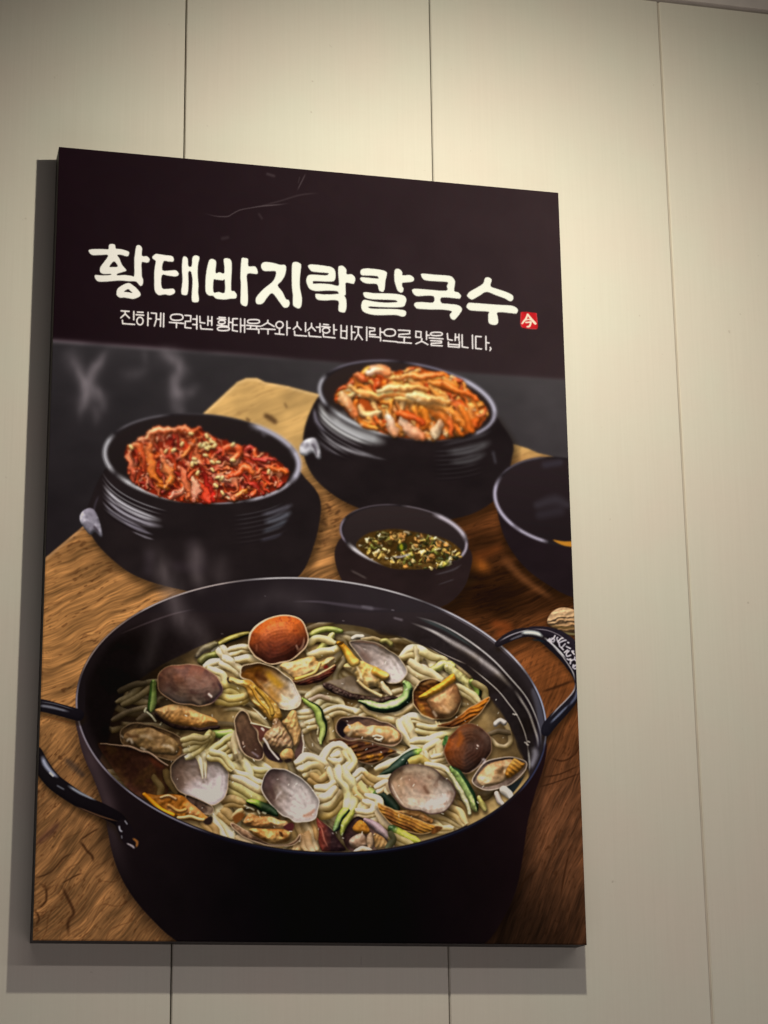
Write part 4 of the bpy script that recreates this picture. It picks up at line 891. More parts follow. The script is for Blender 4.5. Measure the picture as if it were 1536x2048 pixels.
    blob(ZC([(1048, 1028), (1180, 928), (1300, 850), (1362, 803), (1388, 830), (1380, 885), (1250, 965), (1120, 1042)]), (226, 160, 52), (204, 130, 34), R=9, depth=.9, bump=.8, pid=c, sh=(1, 5, 6, .6), spec=.25, ridge=(.7, 10, 2.3, .6))
    glow(ZC([(1180, 1080), (1260, 1060), (1330, 1000)]), [4, 6, 4], (226, 190, 140), .6); glow(ZC([(1280, 1120), (1320, 1160)]), [6, 7], (222, 186, 146), .5); glow(ZC([(1120, 960), (1200, 890)]), [3, 3], (70, 40, 16), .6); glow(ZC([(1180, 1180), (1210, 1215)]), [5, 5], (214, 190, 166), .6)
    c = cl('pointed orange-brown clam shell leaning below the yellow clam at the right')
    blob(ZD([(300, 895), (420, 850), (560, 760), (718, 660), (702, 722), (640, 802), (560, 882), (480, 908), (380, 908)]), (186, 106, 26), (92, 50, 24), R=10, depth=.8, ridge=(.9, 7.5, 1.15, .5), bump=1, pid=c, sh=(2, 6, 8, .6), rim=((196, 158, 116), 1.3), grad=(ZD([(660, 740)])[0], ZD([(400, 880)])[0]))
    for q_ in ([(290, 860), (300, 880)], [(320, 870), (330, 885)]): glow(ZD(q_), 3, (226, 206, 150), .7)
    # central zucchini
    zuke(ZB([(1075, 1035), (1150, 1090), (1220, 1160), (1260, 1250), (1280, 1340), (1262, 1465)]), [4, 7, 8.5, 9, 8.5, 4], c0=(126, 146, 58), c1=(152, 166, 92), edge=((22, 34, 20), .96, -.25, .42), tex=.2, spec=.35)
    for q_ in ([(1225, 1300), (1220, 1360)], [(1235, 1400), (1250, 1450)], [(1215, 1340), (1222, 1390)]): glow(ZB(q_), 2.5, (226, 220, 180), .8)
    # ---- middle row
    zuke(ZE([(150, 240), (230, 228), (330, 222), (425, 212)]), [5, 7, 8, 6], c0=(84, 106, 34), c1=(142, 168, 80))
    for p, w_, a, b_ in [([(0, 330), (60, 280), (130, 300)], 10, (162, 150, 72), (150, 138, 62)), ([(130, 350), (170, 300), (190, 250)], 9, (168, 158, 84), (150, 140, 70)), ([(170, 440), (260, 380), (330, 310), (410, 270)], 10, (186, 176, 108), (160, 158, 70)), ([(240, 460), (330, 400), (420, 330)], 8, (196, 184, 116), (186, 172, 100)),
                         ([(320, 520), (420, 490), (520, 460), (600, 500), (720, 570)], 10, (196, 190, 118), (206, 196, 136)), ([(340, 570), (460, 570), (560, 590), (700, 600)], 9, (190, 182, 112), (176, 166, 100)), ([(480, 450), (530, 520), (570, 600)], 6, (214, 206, 152), (200, 192, 134)), ([(400, 610), (500, 640), (600, 690), (690, 720)], 9, (206, 192, 140), (186, 172, 116)),
                         ([(420, 690), (520, 720), (620, 770), (690, 800)], 11, (214, 198, 160), (190, 174, 126)), ([(400, 760), (500, 800), (600, 850), (680, 880)], 10, (176, 164, 92), (150, 150, 64)), ([(120, 430), (200, 470), (300, 500), (340, 540)], 9, (190, 180, 112), (200, 188, 124)), ([(290, 900), (400, 880), (480, 900)], 10, (186, 152, 84), (160, 128, 66)),
                         ([(420, 330), (460, 400), (470, 440)], 9, (186, 172, 130), (170, 156, 112)), ([(440, 240), (430, 320), (440, 380)], 7, (176, 160, 116), (190, 174, 130))]:
        nood(ZE(p), w_, a, b_)
    c = cl('two-shelled clam standing open in the centre with pale folded meat')
    blob(ZE([(430, 135), (450, 42), (500, 3), (560, 38), (602, 120), (662, 250), (702, 380), (692, 462), (622, 482), (540, 442), (470, 335)]), (112, 84, 62), (58, 38, 32), R=18, depth=.5, concave=True, bump=.8, bs=.05, rim=((206, 180, 146), 1.8), grad=(ZE([(480, 60)])[0], ZE([(640, 440)])[0]), pid=c, sh=(2, 7, 9, .6), spec=.2)
    glow(ZE([(440, 200), (470, 320), (520, 430)]), [3, 4, 3], (196, 172, 150), .7); glow(ZE([(600, 400), (640, 440)]), [3, 4], (150, 136, 150), .7); glow(ZE([(510, 310), (515, 330)]), 3, (226, 196, 176), .8); glow(ZE([(450, 380), (490, 430)]), [2.5, 3], (176, 160, 150), .8)
    fill(ZE([(600, 130), (720, 160), (770, 170), (720, 240), (690, 300), (640, 200)]), (92, 52, 44), c, soft=3); tube(ZE([(595, 122), (680, 150), (780, 165)]), 2, (214, 186, 140), None, c, sh=None); glow(ZE([(682, 185), (698, 195)]), 4.5, (250, 240, 226), .95)
    fill(ZE([(1060, 215), (1105, 330), (1092, 430), (1030, 492), (1000, 450), (1050, 330)]), (88, 64, 60), c, soft=2); tube(ZE([(1062, 220), (1100, 330), (1088, 425), (1035, 490)]), 2.2, (196, 180, 160), None, c, sh=None)
    fill(ZE([(690, 380), (720, 310), (780, 380), (870, 440), (880, 500), (760, 470)]), (40, 28, 30), c, soft=3)
    blob(ZE([(708, 265), (730, 210), (788, 160), (798, 90), (838, 82), (885, 140), (950, 230), (985, 300), (990, 370), (960, 380), (880, 395), (780, 370), (720, 315)]), (206, 178, 124), (156, 122, 92), R=17, depth=.8, bump=1.4, ridge=(1.1, 9, .55, 1.4), pid=c, sh=(2, 5, 7, .6), spec=.35)
    blob(ZE([(880, 125), (920, 85), (952, 5), (1000, -5), (1030, 60), (1062, 240), (1050, 330), (1005, 350), (980, 270), (930, 190)]), (214, 172, 104), (190, 148, 96), R=13, depth=.8, bump=1.0, ridge=(.8, 8, .2, .8), pid=c, sh=(2, 4, 6, .5), spec=.3)
    blob(ZE([(872, 420), (930, 375), (985, 380), (1003, 440), (965, 492), (900, 482), (868, 455)]), (206, 160, 100), (170, 122, 70), R=10, bump=1.4, pid=c, sh=(1, 3, 4, .5)); fill(ZE([(900, 480), (945, 462), (970, 482), (925, 505)]), (36, 26, 22), c, soft=2); tube(ZE([(712, 275), (760, 370), (850, 470)]), 2, (200, 186, 176), None, c, sh=None)
    glow(ZE([(760, 260), (800, 220), (850, 240)]), [5, 8, 5], (222, 200, 176), .5); glow(ZE([(830, 290), (880, 320), (900, 360)]), [4, 6, 4], (200, 176, 146), .5)
    # clam on its back, upper middle, and the ribbed shell in front
    c = cl('clam lying on its half shell with tan meat, right of the centre')
    blob(ZF([(348, 140), (400, 80), (500, 53), (640, 68), (780, 100), (900, 158), (982, 222), (962, 300), (880, 352), (740, 325), (600, 292), (420, 282), (358, 222)]), (70, 50, 50), (130, 96, 74), R=12, depth=.5, concave=True, bump=.7, rim=((186, 160, 134), 1.8), grad=(ZF([(380, 160)])[0], ZF([(900, 200)])[0]), pid=c, sh=(2, 6, 9, .6))
    fill(ZF([(365, 165), (400, 110), (450, 130), (440, 220), (410, 268), (372, 220)]), (26, 20, 26), c, soft=3)
    blob(ZF([(428, 232), (440, 150), (500, 125), (560, 108), (640, 160), (720, 148), (880, 170), (970, 232), (950, 302), (860, 332), (720, 312), (600, 285)]), (206, 166, 120), (186, 136, 84), R=16, depth=.7, bump=2.0, bs=.07, pid=c, sh=None, spec=.35)
    glow(ZF([(460, 230), (500, 180), (560, 150)]), [6, 9, 6], (226, 206, 170), .6); glow(ZF([(560, 210), (620, 200), (660, 190)]), [5, 6, 3], (190, 130, 90), .5); tube(ZF([(700, 262), (740, 250), (790, 265), (760, 290), (720, 282)]), 2.6, (206, 184, 150), None, c, sh=(1, 2, 3, .5)); glow(ZF([(700, 170), (820, 180), (930, 230)]), [3, 5, 5], (206, 146, 80), .6); glow(ZF([(440, 130), (470, 150), (455, 175)]), [2, 3, 2], (226, 220, 214), .8)
    c = cl('brown and yellow ribbed clam shell in front of the middle clam')
    blob(ZF([(268, 300), (350, 278), (480, 283), (640, 308), (800, 350), (932, 402), (850, 445), (760, 505), (660, 525), (560, 495), (480, 425), (380, 335)]), (170, 112, 32), (62, 36, 24), R=14, depth=.7, ridge=(.9, 8.5, 1.35, .9), bump=1.0, pid=c, sh=(2, 7, 9, .6), rim=((112, 86, 66), 2.0), spots=(.06, .52, (62, 32, 24)))
    # ---- dark zucchini pieces
    nood(ZF([(760, 560), (860, 520), (980, 470), (1080, 400), (1130, 400)]), 7, (206, 190, 140), (200, 184, 130))
    zuke(ZF([(1185, 405), (1110, 425), (1010, 480), (910, 560), (770, 622)]), [5, 10, 11, 10, 3], c0=(130, 170, 50), c1=(22, 40, 30), cseg=(.10, .24), tex=.35, spec=.25)
    zuke(ZF([(480, 690), (560, 730), (650, 780), (740, 830)]), [8, 11, 12, 9], c0=(214, 206, 150), c1=(160, 182, 76)); zuke(ZF([(725, 800), (800, 830), (870, 890), (930, 950)]), [9, 11, 11, 8], c0=(60, 96, 40), c1=(20, 36, 26), cseg=(0, .2), tex=.3)
    nood(ZF([(540, 650), (590, 610), (630, 640), (620, 700), (590, 740)]), 8, (222, 206, 176), (214, 200, 160)); nood(ZF([(760, 660), (830, 650), (860, 640)]), 6, (206, 186, 140), (190, 168, 120)); nood(ZF([(640, 650), (720, 690), (800, 700)]), 9, (170, 136, 66), (176, 146, 80)); nood(ZF([(770, 740), (830, 710), (850, 760)]), 8, (222, 200, 174), (206, 184, 150))
    # bottom noodle fountain
    nood(ZF([(200, 480), (240, 400), (300, 350)]), 7, (176, 168, 136), (196, 186, 156)); nood(ZF([(280, 560), (270, 470), (310, 380), (390, 360), (450, 420), (460, 500)]), 9, (214, 206, 164), (222, 214, 176)); nood(ZF([(350, 440), (380, 430), (400, 470), (360, 510), (320, 490)]), 7, (214, 204, 160), (206, 194, 146)); nood(ZF([(460, 420), (500, 500), (440, 570), (390, 600)]), 9, (206, 196, 140), (198, 186, 124))
    nood(ZF([(0, 520), (70, 480), (150, 500), (220, 540), (250, 600)]), 11, (206, 196, 158), (196, 180, 136)); nood(ZF([(60, 590), (120, 560), (190, 570), (250, 640)]), 10, (190, 170, 110), (170, 144, 76)); nood(ZF([(130, 660), (200, 690), (280, 640)]), 9, (170, 130, 60), (176, 140, 70)); nood(ZF([(180, 780), (240, 740), (320, 730)]), 7, (206, 180, 130), (196, 170, 116))
    nood(ZF([(330, 580), (360, 660), (380, 760), (320, 840), (200, 940)]), [9, 11, 12, 13, 9], (224, 214, 178), (206, 186, 130)); nood(ZF([(180, 860), (250, 800), (330, 750)]), 12, (200, 184, 140), (190, 172, 120)); nood(ZF([(200, 960), (280, 960), (360, 900), (420, 830)]), 12, (190, 158, 70), (200, 172, 96))
    nood(ZF([(390, 580), (430, 660), (480, 750), (500, 850), (480, 940), (440, 1040)]), [9, 11, 11, 12, 11, 8], (216, 212, 168), (196, 190, 96)); nood(ZF([(560, 760), (620, 830), (640, 900), (600, 960)]), 11, (198, 170, 96), (206, 180, 116)); nood(ZF([(650, 860), (720, 880), (740, 960), (690, 1040), (640, 1050)]), [8, 10, 11, 10, 7], (222, 210, 176), (206, 190, 156)); nood(ZF([(540, 1000), (620, 1010), (690, 990)]), 8, (196, 176, 130), (206, 190, 150))
    nood(ZF([(760, 1000), (800, 1070), (870, 1110)]), 7, (206, 190, 160), (190, 174, 140))
    zuke(ZF([(440, 960), (410, 1010), (380, 1080), (330, 1160)]), [9, 9, 8, 4], c0=(160, 176, 66), c1=(70, 96, 62), edge=((30, 44, 34), .8, .5, .1), tex=.3); zuke(ZF([(500, 960), (470, 1040), (420, 1120), (400, 1190)]), [6, 7, 6, 4], c0=(186, 186, 76), c1=(110, 120, 50))
    nood(ZD([(215, 1130), (240, 1080), (290, 1050), (310, 1110), (290, 1160)]), 10, (206, 192, 140), (196, 182, 126)); nood(ZD([(200, 1140), (220, 1190), (280, 1210), (370, 1200)]), 8, (222, 210, 166), (206, 190, 146)); nood(ZD([(300, 1160), (350, 1150), (370, 1130)]), 8, (206, 190, 140), (190, 170, 120)); nood(ZD([(110, 1180), (160, 1160), (200, 1180)]), 7, (186, 160, 50), (170, 146, 50)); nood(ZD([(230, 1230), (320, 1250), (400, 1280)]), 8, (206, 190, 150), (190, 174, 130))
    nood(ZE([(200, 890), (250, 960), (290, 1060), (340, 1150), (390, 1230)]), [7, 12, 13, 12, 8], (206, 206, 170), (214, 208, 172)); nood(ZE([(330, 1000), (400, 1060), (470, 1010)]), 9, (166, 130, 66), (180, 146, 84)); nood(ZE([(160, 1090), (220, 1150), (240, 1200)]), 8, (176, 136, 70), (160, 120, 60)); nood(ZE([(480, 1240), (530, 1270), (570, 1290)]), 6, (190, 166, 120), (190, 166, 120))
    nood(ZE([(1060, 1100), (1090, 1180), (1070, 1260), (1030, 1320)]), 8, (196, 160, 100), (176, 136, 80)); nood(ZE([(1130, 1080), (1170, 1180), (1190, 1300)]), 9, (206, 182, 136), (206, 180, 140)); nood(ZE([(1180, 1060), (1210, 1120), (1230, 1200)]), 8, (186, 140, 70), (170, 120, 60)); nood(ZE([(1100, 1220), (1120, 1290), (1150, 1340)]), 9, (176, 126, 70), (206, 180, 150)); nood(ZE([(1250, 780), (1330, 770), (1380, 730)]), 11, (206, 190, 150), (190, 170, 120)); nood(ZE([(1250, 900), (1340, 850), (1400, 790)]), 12, (200, 184, 140), (206, 190, 150))
    # ---- big shells in front
    c = cl('large brown clam shell at the right of the soup')
    blob(ZD([(356, 1112), (370, 1040), (420, 950), (500, 893), (580, 878), (650, 898), (712, 960), (732, 1040), (727, 1112), (690, 1192), (620, 1242), (540, 1284), (470, 1272), (398, 1212)]), (128, 62, 24), (78, 54, 46), R=34, depth=.5, bump=.8, bs=.04, grad=(ZD([(400, 1000)])[0], ZD([(600, 1060)])[0]), rim=((140, 110, 86), 1.5), rings=(.14, 7), spec=.25, pid=c, sh=(2, 8, 11, .6), spots=(.035, .56, (62, 36, 26)))
    glow(ZD([(480, 960), (500, 1010), (470, 1060)]), [7, 10, 6], (176, 92, 30), .6); glow(ZD([(625, 1048), (632, 1052)]), 3, (226, 206, 196), .9); glow(ZD([(600, 920), (680, 980), (710, 1060)]), [8, 12, 8], (110, 88, 78), .4); glow(ZD([(560, 1270), (640, 1220), (690, 1150)]), [2, 2.5, 2], (176, 160, 150), .6)
    c = cl('clam with tan meat against the right inner wall of the pot')
    blob(ZD([(585, 1330), (640, 1238), (720, 1176), (880, 1148), (990, 1166), (1030, 1210), (985, 1295), (900, 1366), (780, 1418), (680, 1422), (606, 1376)]), (130, 110, 100), (84, 66, 60), R=12, depth=.5, concave=True, rim=((206, 190, 176), 2.0), pid=c, sh=(2, 7, 9, .6), bump=.6)
    blob(ZD([(625, 1325), (660, 1260), (740, 1200), (870, 1172), (930, 1180), (985, 1200), (950, 1270), (860, 1330), (760, 1380), (670, 1390)]), (206, 172, 130), (176, 134, 92), R=15, depth=.75, bump=1.9, bs=.06, pid=c, sh=None, spec=.35)
    blob(ZD([(850, 1290), (900, 1200), (930, 1160), (985, 1190), (1010, 1205), (960, 1270), (880, 1320)]), (214, 160, 76), (190, 128, 44), R=10, bump=.8, pid=c, sh=(1, 3, 5, .4), ridge=(.7, 9, 2.2, .5)); glow(ZD([(660, 1170), (690, 1180), (670, 1210)]), [4, 5, 3], (190, 180, 186), .7); glow(ZD([(680, 1300), (740, 1260), (800, 1230)]), [5, 7, 4], (232, 206, 170), .5)
    fill(ZD([(840, 1400), (900, 1370), (980, 1320), (1010, 1290), (960, 1380), (900, 1450), (880, 1440)]), (28, 34, 36), 0, soft=2); tube(ZD([(840, 1420), (880, 1450), (910, 1490)]), [9, 8, 4], (206, 200, 190), None, part('noodle', pid), flat=.3); tube(ZD([(780, 1450), (800, 1500), (830, 1530)]), [5, 6, 4], (206, 190, 180), None, part('noodle', pid))
    zuke(ZD([(410, 1235), (470, 1310), (530, 1390), (570, 1460), (600, 1540), (620, 1580)]), [6, 10, 11, 10, 9, 6], c0=(110, 140, 70), c1=(160, 178, 110), edge=((22, 44, 26), .9, -.45, .25), tex=.45); tube(ZD([(380, 1260), (450, 1370), (500, 1440), (540, 1530), (560, 1600)]), [4, 5, 5, 4, 4], (196, 190, 140), (206, 204, 160), part('noodle', pid), tex=.3); zuke(ZD([(640, 1470), (670, 1530), (690, 1580)]), [4, 6, 4], c0=(170, 166, 90), c1=(150, 140, 80))
    fill(ZD([(340, 1040), (360, 980), (385, 970), (390, 1010), (362, 1050)]), (62, 100, 50), 0, soft=2, tex=.9, ts=.2)
    nood(ZF([(1240, 1010), (1330, 1050), (1400, 1110), (1480, 1140)]), 8, (206, 190, 140), (196, 180, 128)); nood(ZF([(1290, 980), (1420, 1020), (1520, 1080)]), 9, (190, 166, 100), (206, 190, 140)); nood(ZF([(1440, 960), (1520, 1000), (1560, 1060)]), 9, (180, 152, 86), (196, 174, 120)); nood(ZF([(1260, 1130), (1340, 1150), (1420, 1150)]), 8, (176, 150, 90), (190, 168, 110))
    c = cl('small striped clam tucked under the large beige shell')
    blob(ZF([(905, 965), (940, 955), (1050, 955), (1180, 998), (1275, 1042), (1240, 1088), (1100, 1040)]), (206, 150, 90), (170, 104, 40), R=9, bump=2, pid=c, sh=(1, 4, 6, .5), spec=.4)
    blob(ZF([(738, 895), (800, 912), (980, 985), (1140, 1060), (1303, 1108), (1252, 1172), (1150, 1190), (1000, 1162), (880, 1092), (790, 1000)]), (170, 118, 46), (120, 74, 32), R=13, depth=.7, ridge=(.7, 6.5, 2.0, .3), bump=.8, pid=c, sh=(1, 7, 9, .6), rim=((196, 160, 110), 1.5))
    fill(ZF([(1250, 1160), (1300, 1110), (1365, 1120), (1330, 1165), (1270, 1190)]), (96, 58, 26), c, soft=3, tex=.8, ts=.15)
    zuke(ZF([(870, 1120), (920, 1160), (1000, 1210), (1140, 1265)]), [7, 9, 10, 6], c0=(40, 66, 32), c1=(170, 176, 60), cseg=(.05, .4), tex=.3)
    c = cl('large beige open clam shell at the lower right, pale along its edge')
    blob(ZF([(848, 662), (900, 578), (1000, 528), (1130, 522), (1260, 558), (1380, 640), (1462, 720), (1497, 800), (1472, 882), (1420, 962), (1330, 997), (1200, 988), (1080, 962), (980, 922), (900, 832), (858, 742)]), (176, 146, 120), (178, 166, 156), R=38, depth=.5, bump=.9, bs=.035, concave=True, grad=(ZF([(1050, 620)])[0], ZF([(1330, 930)])[0]), rim=((74, 54, 52), 2.0), pid=c, sh=(2, 8, 12, .6), tex=.06, amb=.55, spec=.1, spots=(.045, .62, (120, 88, 72)))
    glow(ZF([(950, 600), (1080, 560), (1220, 590), (1340, 660)]), [9, 14, 14, 9], (206, 184, 158), .55); glow(ZF([(1040, 680), (1140, 720), (1200, 780)]), [16, 22, 16], (146, 108, 88), .55); glow(ZF([(1200, 740), (1230, 790)]), [6, 7], (100, 70, 54), .7); glow(ZF([(1140, 960), (1260, 900), (1380, 850), (1460, 800)]), [8, 12, 12, 8], (206, 198, 196), .7); glow(ZF([(1370, 830), (1385, 870), (1400, 880)]), [1.5, 3, 2], (244, 240, 236), .8); glow(ZF([(870, 690), (930, 820), (1000, 910)]), [2, 3, 2], (226, 206, 190), .7)
    c = cl('pale grey-lilac clam shell at the lower middle, dark on its left side')
    blob(ZE([(687, 695), (728, 602), (800, 560), (905, 563), (1030, 630), (1142, 720), (1212, 820), (1242, 920), (1217, 1022), (1130, 1072), (1000, 1088), (930, 1042), (850, 982), (760, 902), (700, 802)]), (96, 76, 74), (186, 176, 174), R=32, depth=.5, bump=.7, bs=.04, concave=True, grad=(ZE([(790, 720)])[0], ZE([(1010, 800)])[0]), rim=((206, 196, 186), 1.8), pid=c, sh=(2, 8, 12, .6), tex=.05, amb=.55, spec=.1)
    glow(ZE([(740, 650), (760, 740), (800, 840)]), [9, 14, 8], (70, 50, 52), .6); glow(ZE([(1040, 940), (1070, 970), (1090, 1000)]), [1.5, 3, 2], (240, 234, 232), .8); glow(ZE([(1090, 1020), (1150, 1000), (1190, 970)]), [6, 9, 6], (160, 112, 90), .7); glow(ZE([(960, 820), (970, 830)]), [4, 4], (110, 96, 100), .6); glow(ZE([(820, 880), (850, 830), (900, 780)]), [3, 5, 3], (206, 196, 196), .5)
    zuke(ZE([(560, 870), (640, 900), (740, 950), (830, 1000)]), [7, 8, 10, 6], c0=(130, 166, 50), c1=(24, 44, 24), cseg=(.2, .5), edge=((20, 40, 20), -.3, .9, .2), tex=.4)
    for q_ in ([(560, 940), (600, 960)], [(640, 960), (660, 985)], [(690, 975), (720, 990)], [(520, 920), (545, 935)]): glow(ZE(q_), 3.5, (214, 214, 190), .75)
    # ---- left group
    c = cl('glossy clam in its half shell at the left of the soup')
    blob(ZA([(685, 862), (720, 790), (800, 753), (900, 763), (1020, 788), (1130, 840), (1197, 920), (1182, 1002), (1110, 1042), (1000, 1022), (850, 982), (720, 922)]), (88, 64, 42), (120, 92, 60), R=12, depth=.5, concave=True, bump=.8, rim=((166, 140, 112), 1.8), pid=c, sh=(2, 6, 8, .6))
    blob(ZA([(715, 862), (760, 812), (840, 790), (950, 800), (1060, 850), (1140, 920), (1120, 1000), (1040, 1000), (940, 990), (840, 940), (760, 905)]), (166, 132, 90), (150, 120, 76), R=14, depth=.6, bump=2.0, bs=.06, pid=c, sh=None, spec=.3)
    for p, w_, a in [([(750, 890), (775, 880), (785, 905)], 5, .85), ([(860, 940), (880, 955)], 4, .8), ([(820, 850), (900, 850), (960, 880)], 6, .4), ([(1000, 920), (1080, 950), (1100, 990)], 7, .5), ([(880, 970), (900, 985)], 4, .8), ([(700, 850), (710, 860)], 3, .7)]: glow(ZA(p), w_, (226, 214, 200), a)
    glow(ZA([(720, 830), (780, 860), (850, 840)]), [5, 7, 5], (90, 56, 30), .6); glow(ZA([(1130, 930), (1160, 960), (1130, 1010)]), [4, 5, 3], (170, 116, 56), .7)
    c = cl('dark red-brown clam shell half sunk at the left edge of the soup')
    blob(ZA([(520, 905), (650, 912), (800, 938), (950, 1008), (1062, 1080), (1052, 1162), (1060, 1280), (960, 1340), (860, 1330), (740, 1240), (620, 1080)]), (64, 36, 26), (78, 50, 28), R=16, depth=.35, concave=True, bump=.6, pid=c, sh=(1, 4, 8, .5), spec=.06, tex=.15)
    tube(ZA([(540, 912), (660, 918), (800, 942), (950, 1010), (1058, 1082)]), [1, 1.6, 2, 2, 1.4], (206, 176, 156), None, c, sh=None, spec=0); glow(ZA([(900, 1020), (980, 1070), (1040, 1110)]), [6, 10, 5], (120, 56, 34), .6); glow(ZA([(960, 1180), (1000, 1260), (960, 1330)]), [10, 16, 12], (120, 92, 46), .5); glow(ZA([(740, 1040), (800, 1100)]), [12, 12], (50, 26, 22), .6); glow(ZA([(1060, 1215), (1085, 1222)]), 3, (240, 226, 206), .9)
    nood(ZA([(960, 1180), (1010, 1240), (1000, 1300)]), 6, (110, 88, 40), (120, 96, 48)); nood(ZA([(1050, 1150), (1070, 1200), (1110, 1260)]), 6, (120, 96, 44), (110, 88, 44))
    c = cl('lilac-white clam shell at the lower left of the soup')
    blob(ZA([(1072, 1112), (1108, 1042), (1190, 988), (1300, 983), (1420, 1030), (1512, 1110), (1532, 1182), (1512, 1292), (1460, 1352), (1392, 1383), (1280, 1352), (1180, 1292), (1108, 1222)]), (122, 100, 92), (180, 170, 174), R=32, depth=.5, bump=.6, bs=.04, concave=True, grad=(ZA([(1180, 1060)])[0], ZA([(1380, 1200)])[0]), rim=((190, 166, 140), 1.6), pid=c, sh=(2, 8, 11, .6), tex=.05, amb=.55, spec=.1)
    glow(ZA([(1110, 1090), (1130, 1180), (1200, 1270)]), [7, 10, 7], (110, 88, 84), .5); glow(ZA([(1340, 1230), (1390, 1270), (1420, 1300), (1440, 1280)]), [2, 3, 3, 1.5], (244, 238, 236), .8); glow(ZA([(1400, 1100), (1420, 1160)]), [5, 6], (146, 132, 136), .5); glow(ZA([(1180, 1240), (1300, 1330), (1400, 1360)]), [8, 12, 8], (206, 200, 204), .4)
    nood(ZA([(1215, 985), (1270, 965), (1310, 1010), (1330, 1080), (1338, 1140)]), [8, 10, 8, 5, 2.5], (186, 190, 140), (190, 180, 160)); nood(ZA([(1400, 1000), (1470, 1020), (1530, 1080)]), 9, (190, 182, 118), (196, 186, 122)); nood(ZA([(1260, 960), (1310, 920), (1360, 880)]), 8, (178, 170, 104), (160, 150, 84)); nood(ZA([(1200, 900), (1260, 880), (1330, 880)]), 8, (150, 136, 80), (140, 126, 70))
    c = cl('clam with orange meat at the front left of the pot rim')
    blob(ZA([(1200, 1300), (1300, 1340), (1400, 1390), (1392, 1450), (1300, 1440), (1220, 1380)]), (70, 52, 44), (130, 108, 90), R=8, concave=True, pid=c, sh=(1, 4, 6, .5), rim=((170, 146, 120), 1.3))
    blob(ZA([(875, 1298), (960, 1308), (1060, 1298), (1170, 1308), (1240, 1370), (1320, 1440), (1380, 1480), (1370, 1505), (1210, 1502), (1080, 1455), (960, 1392)]), (196, 132, 74), (166, 100, 30), R=13, depth=.8, bump=2.0, bs=.08, pid=c, sh=(1, 5, 7, .5), spec=.35)
    for p, w_, cc in [([(880, 1300), (930, 1350), (1010, 1420), (1100, 1460)], 4, (214, 130, 20)), ([(1000, 1330), (1060, 1310), (1120, 1340)], 3, (214, 160, 110)), ([(1060, 1390), (1120, 1420), (1200, 1420)], 4, (200, 136, 66)), ([(1140, 1480), (1230, 1480), (1340, 1495)], 3.5, (214, 170, 100))]: tube(ZA(p), w_, cc, None, c, sh=(1, 2, 3, .4))
    fill(ZA([(1340, 1500), (1390, 1465), (1410, 1490), (1390, 1530), (1350, 1530)]), (40, 28, 24), c, soft=3)
    # ---- bottom row
    c = cl('clam with frilled tan meat at the front of the pot, under the lilac shell')
    blob(ZE([(388, 1100), (430, 1090), (560, 1180), (760, 1280), (900, 1290), (1000, 1250), (1052, 1180), (1060, 1230), (985, 1295), (850, 1310), (700, 1292), (500, 1212)]), (150, 116, 88), (100, 70, 52), R=7, pid=c, sh=(1, 5, 7, .5), rim=((196, 168, 140), 1.5))
    blob(ZE([(520, 1070), (560, 1000), (640, 1010), (780, 1030), (900, 1060), (940, 1120), (880, 1150), (760, 1140), (640, 1140), (540, 1110)]), (206, 160, 108), (166, 116, 66), R=13, depth=.8, bump=1.4, ridge=(1, 12, 1.35, .8), pid=c, sh=(1, 5, 7, .5), spec=.3)
    blob(ZE([(560, 1160), (640, 1140), (760, 1150), (860, 1140), (960, 1160), (970, 1220), (900, 1280), (760, 1275), (640, 1230)]), (214, 166, 96), (160, 104, 48), R=12, depth=.9, bump=2.2, bs=.08, pid=c, sh=(1, 4, 5, .5), spec=.4); fill(ZE([(900, 1120), (960, 1090), (1000, 1110), (990, 1160), (940, 1160)]), (74, 32, 34), c, soft=3); fill(ZE([(860, 1170), (890, 1180), (895, 1225), (875, 1215)]), (70, 40, 20), c, soft=3); fill(ZE([(410, 1030), (470, 995), (520, 1010), (500, 1060), (440, 1090)]), (120, 70, 30), c, soft=4, tex=.6)
    c = cl('dark wine-red clam shell wedge at the front of the pot')
    blob(ZF([(158, 1040), (200, 1048), (300, 1150), (400, 1270), (432, 1352), (210, 1356), (178, 1200)]), (120, 52, 42), (44, 26, 30), R=12, depth=.7, bump=1.0, grad=(ZF([(200, 1200)])[0], ZF([(290, 1190)])[0]), pid=c, sh=(2, 5, 7, .6), spec=.3, ridge=(.5, 12, 2.7, .4))
    glow(ZF([(180, 1090), (220, 1200), (270, 1330)]), [2, 3, 2], (206, 130, 110), .7)
    c = cl('small purple-lipped clam with pale meat at the front right of the pot')
    blob(ZF([(425, 1180), (520, 1038), (600, 1050), (640, 1060), (760, 1120), (850, 1200), (897, 1312), (700, 1345), (500, 1356), (436, 1282)]), (58, 36, 36), (120, 92, 84), R=14, depth=.5, concave=True, bump=.8, pid=c, sh=(2, 5, 8, .6), grad=(ZF([(460, 1200)])[0], ZF([(800, 1220)])[0]))
    tube(ZF([(620, 1062), (740, 1120), (840, 1210), (895, 1310)]), [4, 9, 8, 3], (146, 120, 130), (180, 160, 160), c, sh=(0, 2, 4, .5)); blob(ZF([(510, 1130), (560, 1070), (620, 1090), (660, 1160), (620, 1190), (540, 1180)]), (206, 150, 50), (176, 116, 40), R=9, bump=1.2, pid=c, sh=(1, 4, 5, .5))
